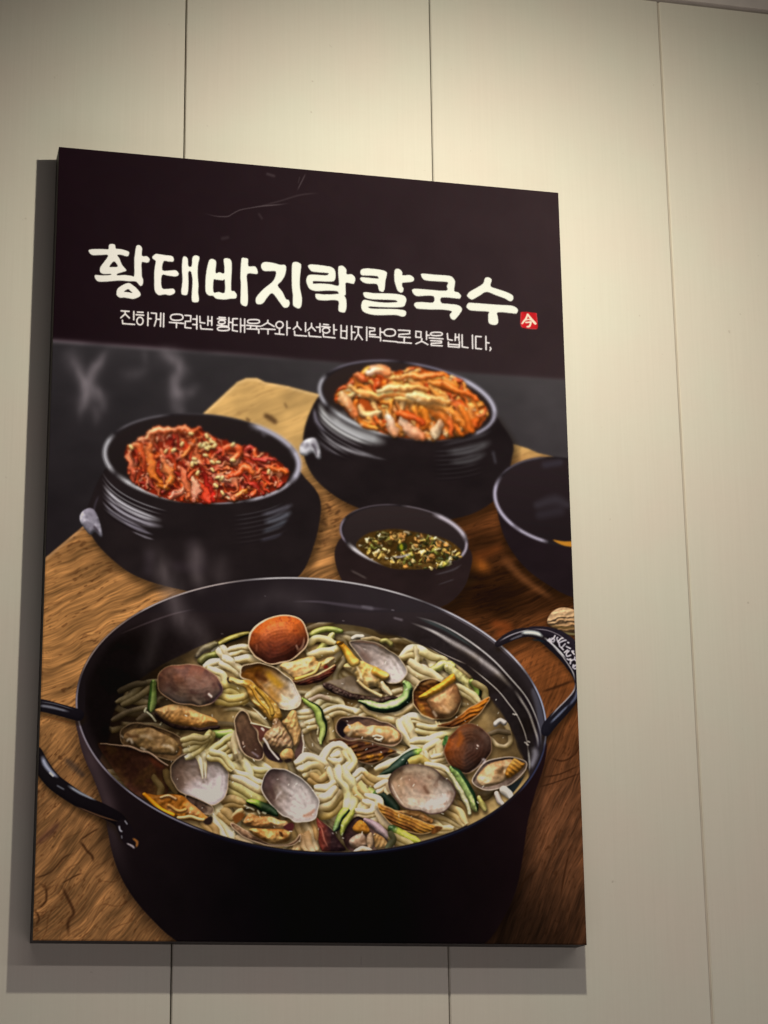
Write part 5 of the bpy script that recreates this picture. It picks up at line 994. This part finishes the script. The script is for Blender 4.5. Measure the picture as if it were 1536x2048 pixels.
    blob(ZF([(478, 1262), (540, 1200), (600, 1190), (640, 1240), (650, 1310), (560, 1342), (500, 1312)]), (186, 162, 146), (150, 118, 96), R=13, depth=.9, bump=1.0, pid=c, sh=(1, 4, 5, .5), spec=.4); blob(ZF([(640, 1200), (672, 1170), (700, 1220), (705, 1310), (660, 1340), (640, 1280)]), (196, 166, 136), (160, 124, 90), R=9, bump=1.0, pid=c, sh=(1, 3, 4, .5), spec=.3); blob(ZF([(700, 1180), (760, 1200), (830, 1270), (850, 1312), (740, 1335), (710, 1280)]), (190, 150, 96), (166, 120, 66), R=10, ridge=(.9, 8, .5, .6), bump=1.2, pid=c, sh=(1, 3, 4, .5), spec=.3)
    nood(ZF([(560, 1350), (600, 1330), (650, 1345)]), 5, (196, 170, 140), (190, 166, 140)); nood(ZF([(900, 1230), (960, 1260), (1030, 1285)]), 8, (150, 130, 76), (160, 146, 80)); nood(ZF([(860, 1300), (900, 1250), (880, 1200)]), 6, (60, 66, 40), (80, 84, 50))
    finish_soup()
    # wet sparkle over everything
    R = np.random.RandomState(9)
    for _ in range(150):
        x, y = R.uniform(330, 1010), R.uniform(1290, 1690)
        if ((x - 650) / 380) ** 2 + ((y - 1480) / 210) ** 2 > 1: continue
        a = R.uniform(0, 3); l = R.uniform(.5, 2.6); glow([(x - l * math.cos(a), y - l * math.sin(a)), (x + l * math.cos(a), y + l * math.sin(a))], R.uniform(1.0, 1.9), (250, 244, 226), R.uniform(.35, .9), n=2)

def pot_front(pid):
    global CLIP
    CLIP = None
    # handles
    h = part('handle', pid)
    tube([(60, 1410), (84, 1411), (120, 1420), (156, 1430)], [12.5, 12.5, 12, 12], (26, 22, 26), (20, 16, 20), h, spec=.0, sh=(2, 8, 9, .55), amb=.8, tex=.05)
    glow([(74, 1411), (100, 1414), (140, 1424)], [4, 5, 3], (128, 126, 134), .8); glow([(76, 1403), (110, 1408), (150, 1420)], [1, 1.6, 1], (150, 150, 156), .5); glow([(84, 1432), (120, 1440), (150, 1448)], [2, 3, 2], (96, 52, 26), .5)
    h = part('handle', pid)
    tube([(70, 1508), (82, 1530), (104, 1560), (132, 1582), (170, 1606), (210, 1624), (238, 1640), (250, 1662)], [16, 16, 16, 16, 15, 14, 13, 11], (22, 18, 20), (14, 10, 12), h, spec=0, sh=(3, 10, 12, .6), amb=.8, tex=.05)
    glow([(84, 1510), (90, 1528), (104, 1546), (118, 1556)], [6, 8.5, 7, 3], (160, 162, 180), .9); glow([(134, 1570), (160, 1586), (194, 1602)], [4, 5, 2], (150, 152, 160), .85); glow([(112, 1570), (130, 1580)], [3, 3], (116, 116, 124), .7); glow([(100, 1546), (106, 1552)], [3, 3], (230, 230, 236), .8); glow([(150, 1612), (200, 1632), (240, 1644)], [2, 3, 1.5], (112, 74, 46), .7)
    fill([(232, 1650), (240, 1640), (256, 1642), (272, 1668), (276, 1692), (262, 1696), (246, 1684), (238, 1668)], (20, 14, 16), h, soft=2)
    for p, w_, c_, a in [([(238, 1650), (240, 1660), (246, 1664)], 3.2, (170, 166, 172), .9), ([(250, 1642), (254, 1648)], 2.5, (150, 146, 152), .8), ([(243, 1670), (244, 1678)], 2.2, (120, 116, 122), .8), ([(252, 1686), (264, 1692), (270, 1698)], [2, 4, 3], (170, 156, 156), .9), ([(264, 1676), (274, 1684), (272, 1696)], [3, 5, 3], (150, 92, 40), .9)]: glow(p, w_, c_, a)
    h = part('handle', pid, 'looped right handle with raised lettering')
    Z = ZD
    tube(Z([(790, 235), (860, 190), (940, 155), (1020, 140), (1090, 145), (1160, 175), (1240, 235), (1320, 310), (1390, 400), (1440, 500), (1442, 590), (1400, 680), (1330, 760), (1260, 830), (1200, 900), (1180, 940)]),
         [6, 9, 10, 9, 10, 12, 14, 14, 13, 10, 8, 9, 11, 12, 12, 10], (34, 28, 32), (26, 24, 30), h, spec=.0, sh=(3, 8, 9, .5), amb=.8, tex=.08)
    tube(Z([(1060, 118), (1180, 135), (1290, 180), (1380, 250), (1440, 330), (1460, 420)]), [6, 10, 13, 14, 13, 9], (34, 28, 34), (36, 30, 36), h, spec=0, sh=(1, 4, 6, .4), amb=.85, tex=.15)
    for p, w_, c_, a in [([(800, 215), (880, 170), (960, 140), (1050, 118)], [1.4, 2, 2, 1.4], (190, 180, 182), .9), ([(880, 205), (960, 172), (1000, 160)], [2, 4, 3], (110, 106, 112), .8), ([(970, 148), (1040, 140), (1110, 150), (1160, 180)], [4, 7, 7, 3], (232, 236, 226), .98), ([(1160, 178), (1230, 235), (1300, 305), (1350, 365)], [3, 3, 3, 2.4], (226, 220, 216), .95), ([(1230, 250), (1300, 320), (1360, 400), (1400, 470), (1415, 540)], [1.6, 1.6, 1.6, 2, 1.8], (210, 200, 196), .9),
                         ([(1420, 540), (1405, 610), (1350, 680), (1270, 760), (1210, 830)], [2, 2.4, 2.2, 2.2, 1.6], (186, 176, 176), .9), ([(1440, 560), (1420, 660), (1360, 740)], [3, 5, 3], (92, 96, 118), .8), ([(1210, 880), (1290, 800), (1370, 720)], [3, 4, 2], (120, 126, 146), .8), ([(1060, 112), (1180, 122), (1280, 160), (1360, 215)], [1.2, 1.4, 1.4, 1], (170, 156, 160), .85), ([(1060, 200), (1120, 205), (1180, 220)], [3, 3, 2], (20, 34, 40), .8)]:
        glow(Z(p), w_, c_, a)
    t = part('handle_lettering', pid)
    L_ = lambda p: zm(1060, 1240, 12.8, p)
    for p in ([(455, 525), (510, 480), (505, 545)], [(545, 600), (540, 520), (600, 470), (640, 400)], [(560, 470), (625, 500), (600, 560), (550, 550)], [(690, 500), (720, 560), (740, 600), (760, 680)], [(715, 555), (800, 470), (840, 470)], [(735, 590), (860, 530), (920, 520)], [(790, 700), (850, 760)], [(830, 690), (900, 610)], [(965, 575), (990, 585)],
              [(880, 830), (960, 770)], [(930, 680), (1030, 730)], [(1000, 790), (930, 860), (950, 930), (1040, 900)], [(1070, 800), (1130, 880)], [(1085, 795), (1115, 800)], [(950, 1000), (1000, 1020), (1040, 1000), (1030, 1120)], [(1060, 1040), (1130, 1010), (1190, 1050)], [(1150, 950), (1145, 1000)], [(1110, 1150), (1095, 1210), (1150, 1250), (1200, 1220)], [(1130, 1190), (1180, 1150), (1200, 1190)], [(680, 470), (705, 450)]):
        tube(L_(p), 1.55, (196, 186, 190), None, t, sh=None, spec=0, tex=.2, lit=False)
    # front lip
    glow(ell(RIM[0], RIM[1] + 3, RIM[2] - 1, RIM[3] - 2, RIM[4], 25, 128, 40), 4.5, (16, 14, 24), .9, n=2)
    glow(ell(RIM[0], RIM[1] + 2, RIM[2] - 3, RIM[3] - 3, RIM[4], 40, 100, 30), 1.5, (34, 40, 58), .7, n=2)
    # vapour over the pot
    vapour([([(300, 1085), (322, 1140), (345, 1190), (362, 1240), (384, 1290)], [22, 32, 38, 34, 20], .42), ([(385, 1070), (392, 1120), (400, 1190)], [20, 28, 20], .34), ([(296, 1125), (330, 1165), (370, 1200)], [22, 28, 22], .3),
            ([(350, 1215), (410, 1280), (392, 1335)], [28, 36, 24], .26), ([(470, 1215), (560, 1195), (650, 1225)], [30, 40, 30], .14), ([(436, 1090), (448, 1180)], [28, 30], .18), ([(330, 1210), (300, 1290), (280, 1360)], [20, 28, 20], .16)],
           box_of(230, 1050, 720, 1400), (150, 134, 132), 3.5, 15, 16, .025)

def scratches():
    for p, w_, a in [([(406, 426), (430, 432), (454, 433), (466, 427), (480, 420), (500, 416), (525, 412), (560, 409), (580, 406)], [.8, 1.3, 1.5, 1.4, 1.4, 1.2, 2, 2.2, 1.2], .7), ([(520, 412), (560, 402), (600, 390), (640, 386)], [2, 3, 3, 2], .25), ([(612, 346), (604, 362), (594, 382)], [1.5, 2, 1.2], .55), ([(600, 352), (596, 368)], [1.5, 1.2], .35), ([(535, 348), (548, 352)], [5, 5], .3), ([(516, 425), (526, 440)], [4, 4], .2), ([(440, 478), (460, 474)], [6, 6], .18)]:
        glow(p, w_, (118, 104, 102), a)
# ---- lettering
def lettering():
    W = (255, 252, 228)
    z1 = lambda p: zm(170, 480, 6.144, p); z2 = lambda p: zm(400, 500, 6.144, p); z3 = lambda p: zm(600, 510, 6.144, p); z4 = lambda p: zm(820, 530, 6.144, p)
    T = [
     (z1, [[(45,125),(110,112),(240,113),(288,113),(294,62),(330,48),(370,62),(380,106),(440,112),(530,140),(543,165),(530,198),(500,200),(440,183),(397,187),(425,230),(455,305),(508,370),(480,390),(400,415),(398,435),(480,430),(570,440),(604,436),(605,240),(612,180),(628,80),(660,62),(690,80),(702,110),(700,194),(760,200),(795,235),(780,275),(750,280),(697,276),(697,380),(700,450),(715,490),(710,545),(690,565),(670,560),(625,512),(540,508),(420,500),(260,512),(170,512),(135,490),(117,450),(130,430),(200,435),(310,430),(313,417),(230,420),(190,400),(182,370),(190,330),(240,262),(284,188),(200,185),(100,188),(60,165)], [(350,265),(300,328),(340,332),(400,328),(385,290)]]),
     (z1, [[(530,528),(580,550),(640,600),(683,660),(670,695),(600,725),(540,718),(480,708),(430,710),(390,680),(388,640),(400,600),(450,560)], [(527,605),(480,636),(520,640),(580,650),(555,625)]]),
     (z1, [[(825,215),(840,190),(875,170),(930,178),(1000,188),(1070,198),(1093,235),(1080,268),(1020,265),(966,264),(950,370),(1040,375),(1115,372),(1152,410),(1145,435),(1110,450),(1020,440),(944,436),(945,588),(1020,600),(1085,598),(1107,630),(1095,660),(1040,682),(980,670),(910,680),(870,650),(852,600),(850,500),(850,400),(858,330),(868,260),(840,238)]]),
     (z1, [[(1197,230),(1225,200),(1262,230),(1270,318),(1310,320),(1318,220),(1350,190),(1395,198),(1407,230),(1390,300),(1385,420),(1395,560),(1390,640),(1400,750),(1345,768),(1310,740),(1315,600),(1320,500),(1303,396),(1270,396),(1272,520),(1262,660),(1220,680),(1182,655),(1190,560),(1197,480),(1190,370)]]),
     (z2, [[(130,110),(180,120),(200,160),(192,280),(240,272),(295,287),(298,200),(290,115),(335,100),(380,125),(392,200),(385,360),(385,493),(420,505),(452,550),(440,595),(380,600),(300,610),(200,600),(160,565),(110,560),(68,510),(70,320),(100,160)], [(168,372),(200,367),(280,375),(302,370),(302,523),(230,515),(166,516)]]),
     (z2, [[(512,102),(550,97),(592,115),(596,198),(680,203),(712,275),(690,297),(582,295),(583,420),(590,600),(580,680),(550,692),(500,660),(498,560),(500,400),(495,340),(500,200)]]),
     (z2, [[(748,195),(785,148),(900,158),(985,182),(1040,182),(1060,220),(1045,310),(1000,385),(955,437),(1010,510),(1055,600),(1090,615),(1103,660),(1085,700),(1050,712),(1020,700),(960,620),(888,533),(830,580),(770,660),(700,665),(682,620),(700,565),(790,470),(880,400),(920,340),(930,265),(850,262),(775,255)]]),
     (z2, [[(1130,180),(1150,150),(1190,147),(1230,165),(1243,200),(1228,350),(1230,470),(1253,590),(1245,690),(1215,720),(1170,705),(1140,670),(1140,560),(1130,470),(1125,330)]]),
     (z3, [[(97,140),(115,118),(180,117),(310,133),(390,150),(430,190),(437,250),(430,305),(390,328),(250,325),(168,324),(160,338),(168,352),(260,350),(380,360),(472,377),(474,300),(468,230),(470,150),(490,133),(530,135),(570,180),(573,235),(630,235),(670,265),(680,300),(665,350),(640,355),(566,342),(560,400),(562,490),(545,500),(568,545),(572,640),(560,690),(540,708),(480,695),(470,650),(472,570),(400,555),(330,560),(230,555),(195,530),(187,490),(205,475),(300,485),(460,478),(470,465),(445,445),(330,440),(200,445),(120,420),(85,360),(75,310),(95,255),(150,240),(310,250),(345,238),(342,224),(240,215),(150,205),(120,180)]]),
     (z3, [[(740,205),(765,172),(840,165),(980,180),(1050,200),(1070,230),(1050,320),(1040,420),(1015,455),(970,435),(945,360),(850,355),(780,340),(738,300),(750,275),(800,275),(950,290),(960,277),(945,262),(870,255),(760,250)]]),
     (z3, [[(1165,185),(1190,168),(1230,178),(1258,215),(1263,250),(1340,245),(1385,265),(1402,300),(1380,330),(1290,340),(1256,347),(1258,390),(1272,410),(1265,450),(1240,465),(1200,440),(1180,390),(1160,320),(1157,230)]]),
     (z3, [[(775,475),(800,455),(900,468),(1000,470),(1150,475),(1250,490),(1290,510),(1308,550),(1295,600),(1260,640),(1100,645),(960,640),(870,635),(837,642),(880,658),(1000,662),(1180,665),(1280,680),(1305,705),(1295,745),(1255,760),(1170,738),(960,742),(840,725),(770,690),(750,630),(765,570),(800,550),(900,570),(1040,585),(1180,580),(1190,567),(1150,555),(1000,550),(880,545),(800,525)]]),
     (z4, [[(137,130),(150,105),(300,118),(480,132),(530,160),(555,210),(543,318),(590,335),(627,375),(615,412),(590,415),(390,400),(386,465),(450,475),(570,488),(620,510),(640,545),(620,590),(560,665),(530,675),(500,655),(487,610),(512,570),(400,550),(250,548),(100,540),(65,520),(48,490),(70,460),(150,455),(284,460),(288,386),(180,380),(75,382),(25,325),(50,292),(200,300),(442,316),(450,260),(465,215),(380,205),(220,195),(160,175)]]),
     (z4, [[(700,370),(730,330),(800,290),(895,230),(915,175),(935,152),(975,155),(1005,185),(990,260),(1060,290),(1180,330),(1250,365),(1272,400),(1255,440),(1220,445),(1170,415),(1060,375),(940,332),(860,375),(770,425),(735,415),(705,390)]]),
     (z4, [[(692,510),(715,468),(760,465),(900,475),(1100,490),(1240,498),(1300,520),(1328,555),(1310,595),(1280,598),(1082,582),(1080,640),(1083,710),(1050,738),(990,730),(963,700),(960,610),(966,576),(850,568),(750,560),(710,540)]]),
    ]
    groups = [0, 0, 1, 1, 2, 2, 3, 3, 4, 5, 5, 5, 6, 7, 7]; ids = {}
    for (z, cs), g in zip(T, groups):
        if g not in ids: ids[g] = part('title_letter')
        fill([z(c) for c in cs], W, ids[g], soft=1.3, n=3)
    # second line, thin even strokes
    def O(cx, cy, a, b, p=2.0):
        t = np.linspace(0, 2 * np.pi, 25); c, s = np.cos(t), np.sin(t)
        return [(cx + a * np.sign(u) * abs(u) ** (2 / p), cy + b * np.sign(v) * abs(v) ** (2 / p)) for u, v in zip(c, s)]
    L = [(230, 605, 7.68, [
      [[(95,130),(215,138)],[(155,135),(155,175),(90,235)],[(155,175),(220,240)],[(288,140),(288,265)],[(113,275),(118,325),(300,338)]],
      [[(345,148),(430,153)],[(325,188),(440,197)],O(383,285,48,58),[(508,155),(503,355)],[(510,245),(555,250)]],
      [[(558,162),(635,170),(632,270),(605,360)],[(655,258),(695,260)],[(703,165),(697,368)],[(748,170),(745,375)]],
      [O(948,228,95,47,2.6),[(835,305),(1052,322)],[(945,315),(943,385)]],
      [[(1075,198),(1165,205),(1160,290),(1080,290),(1075,385),(1165,395)],[(1195,255),(1250,258)],[(1195,338),(1250,342)],[(1257,205),(1255,408)]],
      [[(1303,215),(1305,308),(1378,318)],[(1430,215),(1425,350)],[(1488,220),(1485,352)],[(1430,280),(1485,285)],[(1312,350),(1320,405),(1495,415)]]]),
     (420, 620, 7.68, [
      [[(140,112),(235,120)],[(115,135),(240,148)],O(180,188,52,28),[(180,215),(180,235)],[(110,235),(260,248)],[(290,120),(285,250)],[(290,190),(335,193)],O(205,290,92,28,2.6)],
      [[(420,135),(350,135),(345,315),(420,328)],[(350,230),(415,233)],[(470,135),(470,338)],[(533,140),(530,345)],[(472,238),(530,240)]],
      [O(668,178,92,30,2.8),[(560,235),(775,252)],[(625,245),(620,285)],[(715,250),(715,290)],[(570,290),(750,298),(748,355)]],
      [[(888,160),(885,195),(795,245)],[(885,195),(985,255)],[(780,290),(998,300)],[(890,300),(890,368)]],
      [O(1068,230,55,52),[(1068,285),(1065,365)],[(1000,365),(1135,378)],[(1182,175),(1182,385)],[(1185,275),(1230,278)]]]),
     (580, 630, 7.68, [
      [[(110,110),(110,165),(50,220)],[(110,165),(170,228)],[(238,120),(238,255)],[(68,250),(72,312),(255,325)]],
      [[(330,130),(330,180),(270,235)],[(330,180),(390,245)],[(405,188),(455,190)],[(460,135),(460,265)],[(290,268),(295,325),(475,340)]],
      [[(515,145),(590,152)],[(490,178),(615,190)],O(553,238,55,40),[(672,150),(675,295)],[(680,228),(715,230)],[(510,290),(515,335),(690,352)]],
      [[(785,160),(782,350),(870,362),(872,170)],[(790,245),(865,250)],[(945,170),(945,375)],[(950,265),(995,268)]],
      [[(995,180),(1105,192)],[(1048,190),(1048,290),(995,378)],[(1048,290),(1110,378)],[(1178,185),(1178,390)]],
      [[(1215,195),(1300,205),(1298,245),(1225,250),(1222,300),(1310,305)],[(1385,205),(1385,320)],[(1390,262),(1435,268)],[(1220,330),(1390,345),(1392,400)]]]),
     (760, 640, 6.4, [
      [O(125,162,72,45,2.4),[(40,265),(215,280)]],
      [[(235,130),(380,138),(378,178),(245,185),(240,215),(385,225)],[(310,225),(308,290)],[(220,285),(400,298)]],
      [[(460,145),(525,152),(522,225),(458,220),(460,145)],[(595,150),(595,250)],[(600,195),(630,198)],[(535,240),(530,275),(460,305)],[(535,272),(612,315)]],
      [O(722,180,75,22,2.6),[(630,230),(805,243)],[(650,265),(785,272),(785,295),(655,300),(655,325),(795,332)]],
      [[(862,175),(868,250),(925,260)],[(965,180),(962,262)],[(1010,185),(1010,262)],[(965,222),(1010,224)],[(875,285),(875,340),(1015,350),(1017,280)],[(880,312),(1012,320)]],
      [[(1050,190),(1052,345),(1125,355)],[(1182,195),(1185,365)]],
      [[(1295,215),(1225,210),(1225,365),(1298,372)],[(1355,210),(1357,380)],[(1360,290),(1395,295)]],
      [[(1412,352),(1418,370),(1408,392)]]])]
    for x0, y0, s, glyphs in L:
        for gl in glyphs:
            pid = part('subtitle_letter')
            for st in gl:
                P = np.array(zm(x0, y0, s, st)); f = stroke_field(P, np.full(len(P), 1.62), 4)
                b, X, Y, D, Lt = f[:5]; comp(b, np.clip(.5 + np.where(D > 8, -99, (1 - D) * Lt) / 1.2, 0, 1), col((246, 236, 226)), pid)
    # red seal
    z = lambda p: zm(1025, 605, 21.94, p)
    pid = part('red_seal')
    fill(z([(366,426),(500,412),(640,412),(850,440),(1040,460),(1066,560),(1080,700),(1100,900),(1112,1080),(1050,1172),(800,1160),(600,1142),(420,1100),(355,950),(346,760),(350,560)]), (206, 36, 40), pid, soft=1.6, tex=.3, ts=.12)
    tube(z([(372,470),(368,700),(360,940),(420,1095)]), .8, (226, 96, 92), None, pid, sh=None, lit=False, alpha=.6); tube(z([(600,1130),(800,1150),(1040,1160)]), .8, (226, 96, 92), None, pid, sh=None, lit=False, alpha=.6); tube(z([(1040,480),(1060,620),(1086,860)]), .8, (226, 96, 92), None, pid, sh=None, lit=False, alpha=.6)
    ch = part('seal_character', pid)
    for st, w_ in [([(655,520),(600,690),(500,820),(420,925)], [1.6, 2.1, 2.1, 1.5]), ([(670,525),(790,690),(900,820),(1000,930)], [1.6, 2.2, 2.6, 2.4]), ([(625,765),(700,745),(775,775)], 1.3), ([(585,875),(680,870),(800,860)], 1.6), ([(800,865),(780,960),(730,1050),(640,1065)], [2, 2, 2, 1.4])]:
        tube(z(st), w_, (255, 236, 200), None, ch, sh=None, lit=False, tex=0)
# ------------------------------------------------------------------ run the painter, square the print up, build the poster
backdrop(); table(); back_dishes(); soften_back()
sp = pot_shell(); soup(sp); details(sp); pot_front(sp); scratches()
IMG[:] = gauss(IMG, .6); IMG[:] = np.clip(IMG + (.10 + .16 * sst(1080, 1180, GY))[..., None] * (IMG - gauss(IMG, 2.0)), 0, 1)
lettering()

HM = None
def photo_xy(u, v):
    """where a point of the board's face (u to the right, v downwards, 0..1) was measured"""
    X = u * PW - CAM[0]; Yd = 0.0 - CAM[1]; Z = (1 - v) * PH - CAM[2]
    x = RR[0, 0] * X + RR[0, 1] * Yd + RR[0, 2] * Z
    y = RR[1, 0] * X + RR[1, 1] * Yd + RR[1, 2] * Z
    z = RR[2, 0] * X + RR[2, 1] * Yd + RR[2, 2] * Z
    return x / z * 4268.35 + 768, y / z * 4268.35 + 1024

TW, TH = 1160, 1731
vv, uu = np.meshgrid((np.arange(TH) + .5) / TH, (np.arange(TW) + .5) / TW, indexing='ij')
px, py = photo_xy(uu, vv)
fx = np.clip(px - CX - .5, 0, CW - 1.01); fy = np.clip(py - CY - .5, 0, CH - 1.01)
x0 = fx.astype(int); y0 = fy.astype(int); tx = (fx - x0)[..., None]; ty = (fy - y0)[..., None]
TEX = (IMG[y0, x0] * (1 - tx) + IMG[y0, x0 + 1] * tx) * (1 - ty) + (IMG[y0 + 1, x0] * (1 - tx) + IMG[y0 + 1, x0 + 1] * tx) * ty
TEX = np.clip(TEX, 0, 1)
lin = np.where(TEX <= .04045, TEX / 12.92, ((TEX + .055) / 1.055) ** 2.4)
# colours were read off the lit board: take the lamp's fall-off out again to get the ink itself
EC = np.array([[-0.461, -0.543, -0.722], [2.143, 2.142, 2.139], [-6.376, -6.367, -6.307], [5.573, 5.513, 5.566], [-1.744, -1.709, -1.755], [2.536, 2.548, 2.501], [-3.835, -3.858, -3.818], [2.286, 2.324, 2.272], [-0.487, -0.498, -0.471], [-1.47, -1.472, -1.44], [2.252, 2.254, 2.232], [-0.898, -0.911, -0.909], [-0.488, -0.497, -0.481], [0.029, 0.036, 0.046], [0.267, 0.27, 0.255]])
terms = [uu ** i * vv ** j for i in range(5) for j in range(5 - i)]
for c in range(3):
    lin[..., c] /= np.exp(sum(k * t for k, t in zip(EC[:, c], terms)))
lin = np.clip(lin - .0035, .0018, .88)
tex = np.where(lin <= .0031308, lin * 12.92, 1.055 * lin ** (1 / 2.4) - .055)
img = bpy.data.images.new('print_ink', TW, TH)
buf = np.ones((TH, TW, 4), np.float32); buf[..., :3] = tex[::-1]
img.pixels.foreach_set(buf.ravel()); img.update(); img.pack()

def print_material():
    mt, nt, bs = new_mat('printed_film')
    N, L = nt.nodes.new, nt.links.new
    uv = N('ShaderNodeUVMap'); uv.uv_map = 'UVMap'
    ti = N('ShaderNodeTexImage'); ti.image = img; ti.extension = 'EXTEND'; L(uv.outputs[0], ti.inputs[0])
    L(ti.outputs[0], bs.inputs['Base Color'])
    bs.inputs['Roughness'].default_value = 0.75; bs.inputs['Specular IOR Level'].default_value = 0.04
    tc = N('ShaderNodeTexCoord'); n = N('ShaderNodeTexNoise'); n.inputs['Scale'].default_value = 700; n.inputs['Detail'].default_value = 2
    L(tc.outputs['Object'], n.inputs[0])
    bp = N('ShaderNodeBump'); bp.inputs['Strength'].default_value = .05; bp.inputs['Distance'].default_value = .0003
    L(n.outputs[0], bp.inputs['Height']); L(bp.outputs[0], bs.inputs['Normal'])
    return mt
PRINT = print_material()
EDGE = plain('wrapped_black_edge', (0.022, 0.016, 0.017), 0.55, 0.3)

poster = bpy.data.objects.new('menu_poster', None); COL.objects.link(poster)
poster.location = (0, 0, Z0); poster.empty_display_size = .1
poster['label'] = 'large dark menu poster of clam noodle soup mounted on the cream panel wall'
poster['category'] = 'poster'

def set_uv(me):
    uvl = me.uv_layers.new(name='UVMap'); n = len(me.loops)
    vi = np.empty(n, np.int32); me.loops.foreach_get('vertex_index', vi)
    cv = np.empty(len(me.vertices) * 3, np.float32); me.vertices.foreach_get('co', cv); cv = cv.reshape(-1, 3)
    uvl.data.foreach_set('uv', np.stack([cv[vi, 0] / PW, cv[vi, 2] / PH], 1).astype(np.float32).ravel())

def board():
    e = .0009
    ring = lambda i, y: [(i, y, i), (PW - i, y, i), (PW - i, y, PH - i), (i, y, PH - i)]
    v = ring(e, 0) + ring(e * .3, e * .3) + ring(0, e) + ring(0, PT - .0004)
    f = [(0, 1, 2, 3)]
    for k in range(3):
        for i in range(4): f.append((k * 4 + i, k * 4 + 4 + i, k * 4 + 4 + (i + 1) % 4, k * 4 + (i + 1) % 4))
    f.append((15, 14, 13, 12))
    o = mesh_obj('board', v, f, PRINT, poster); o.data.materials.append(EDGE)
    for i, p in enumerate(o.data.polygons): p.material_index = 0 if i <= 4 else 1
    set_uv(o.data); return o
board()

# every printed thing is a piece of the film of its own, cut along its outline
GW_, GH_ = 800, 1194
gv, gu = np.meshgrid((np.arange(GH_) + .5) / GH_, (np.arange(GW_) + .5) / GW_, indexing='ij')
gx, gy = photo_xy(gu, gv)
ID2 = IDS[np.clip((gy - CY).astype(int), 0, CH - 1), np.clip((gx - CX).astype(int), 0, CW - 1)]
ID2[:2] = 0; ID2[-2:] = 0; ID2[:, :2] = 0; ID2[:, -2:] = 0
runs = {}
for r in range(GH_):
    row = ID2[r]; cut = np.nonzero(np.diff(row))[0] + 1
    s = np.concatenate([[0], cut]); e = np.concatenate([cut, [GW_]])
    for a, b in zip(s, e):
        if row[a]: runs.setdefault(int(row[a]), []).append((r, int(a), int(b)))
pieces = {}
for i, (name, parent, label) in enumerate(PARTS, 1):
    if i not in runs: continue
    area = sum(b - a for _, a, b in runs[i])
    if area < 14: continue
    rect = {}; done = []
    for r, a, b in runs[i]:
        k = rect.get((a, b))
        if k is not None and k[1] == r: k[1] = r + 1
        else:
            k = [r, r + 1, a, b]; rect[(a, b)] = k; done.append(k)
    v, f, ix = [], [], {}
    def vid(c, r):
        q = (c, r)
        if q not in ix:
            ix[q] = len(v); v.append((c / GW_ * PW, -.00025, (1 - r / GH_) * PH))
        return ix[q]
    for r0, r1, a, b in done: f.append((vid(a, r1), vid(b, r1), vid(b, r0), vid(a, r0)))
    o = mesh_obj(name, v, f, PRINT, pieces[parent] if parent in pieces else poster)
    set_uv(o.data)
    if label: o['label'] = label
    if name in ('broth', 'noodle_bed'): o['kind'] = 'stuff'
    pieces[i] = o
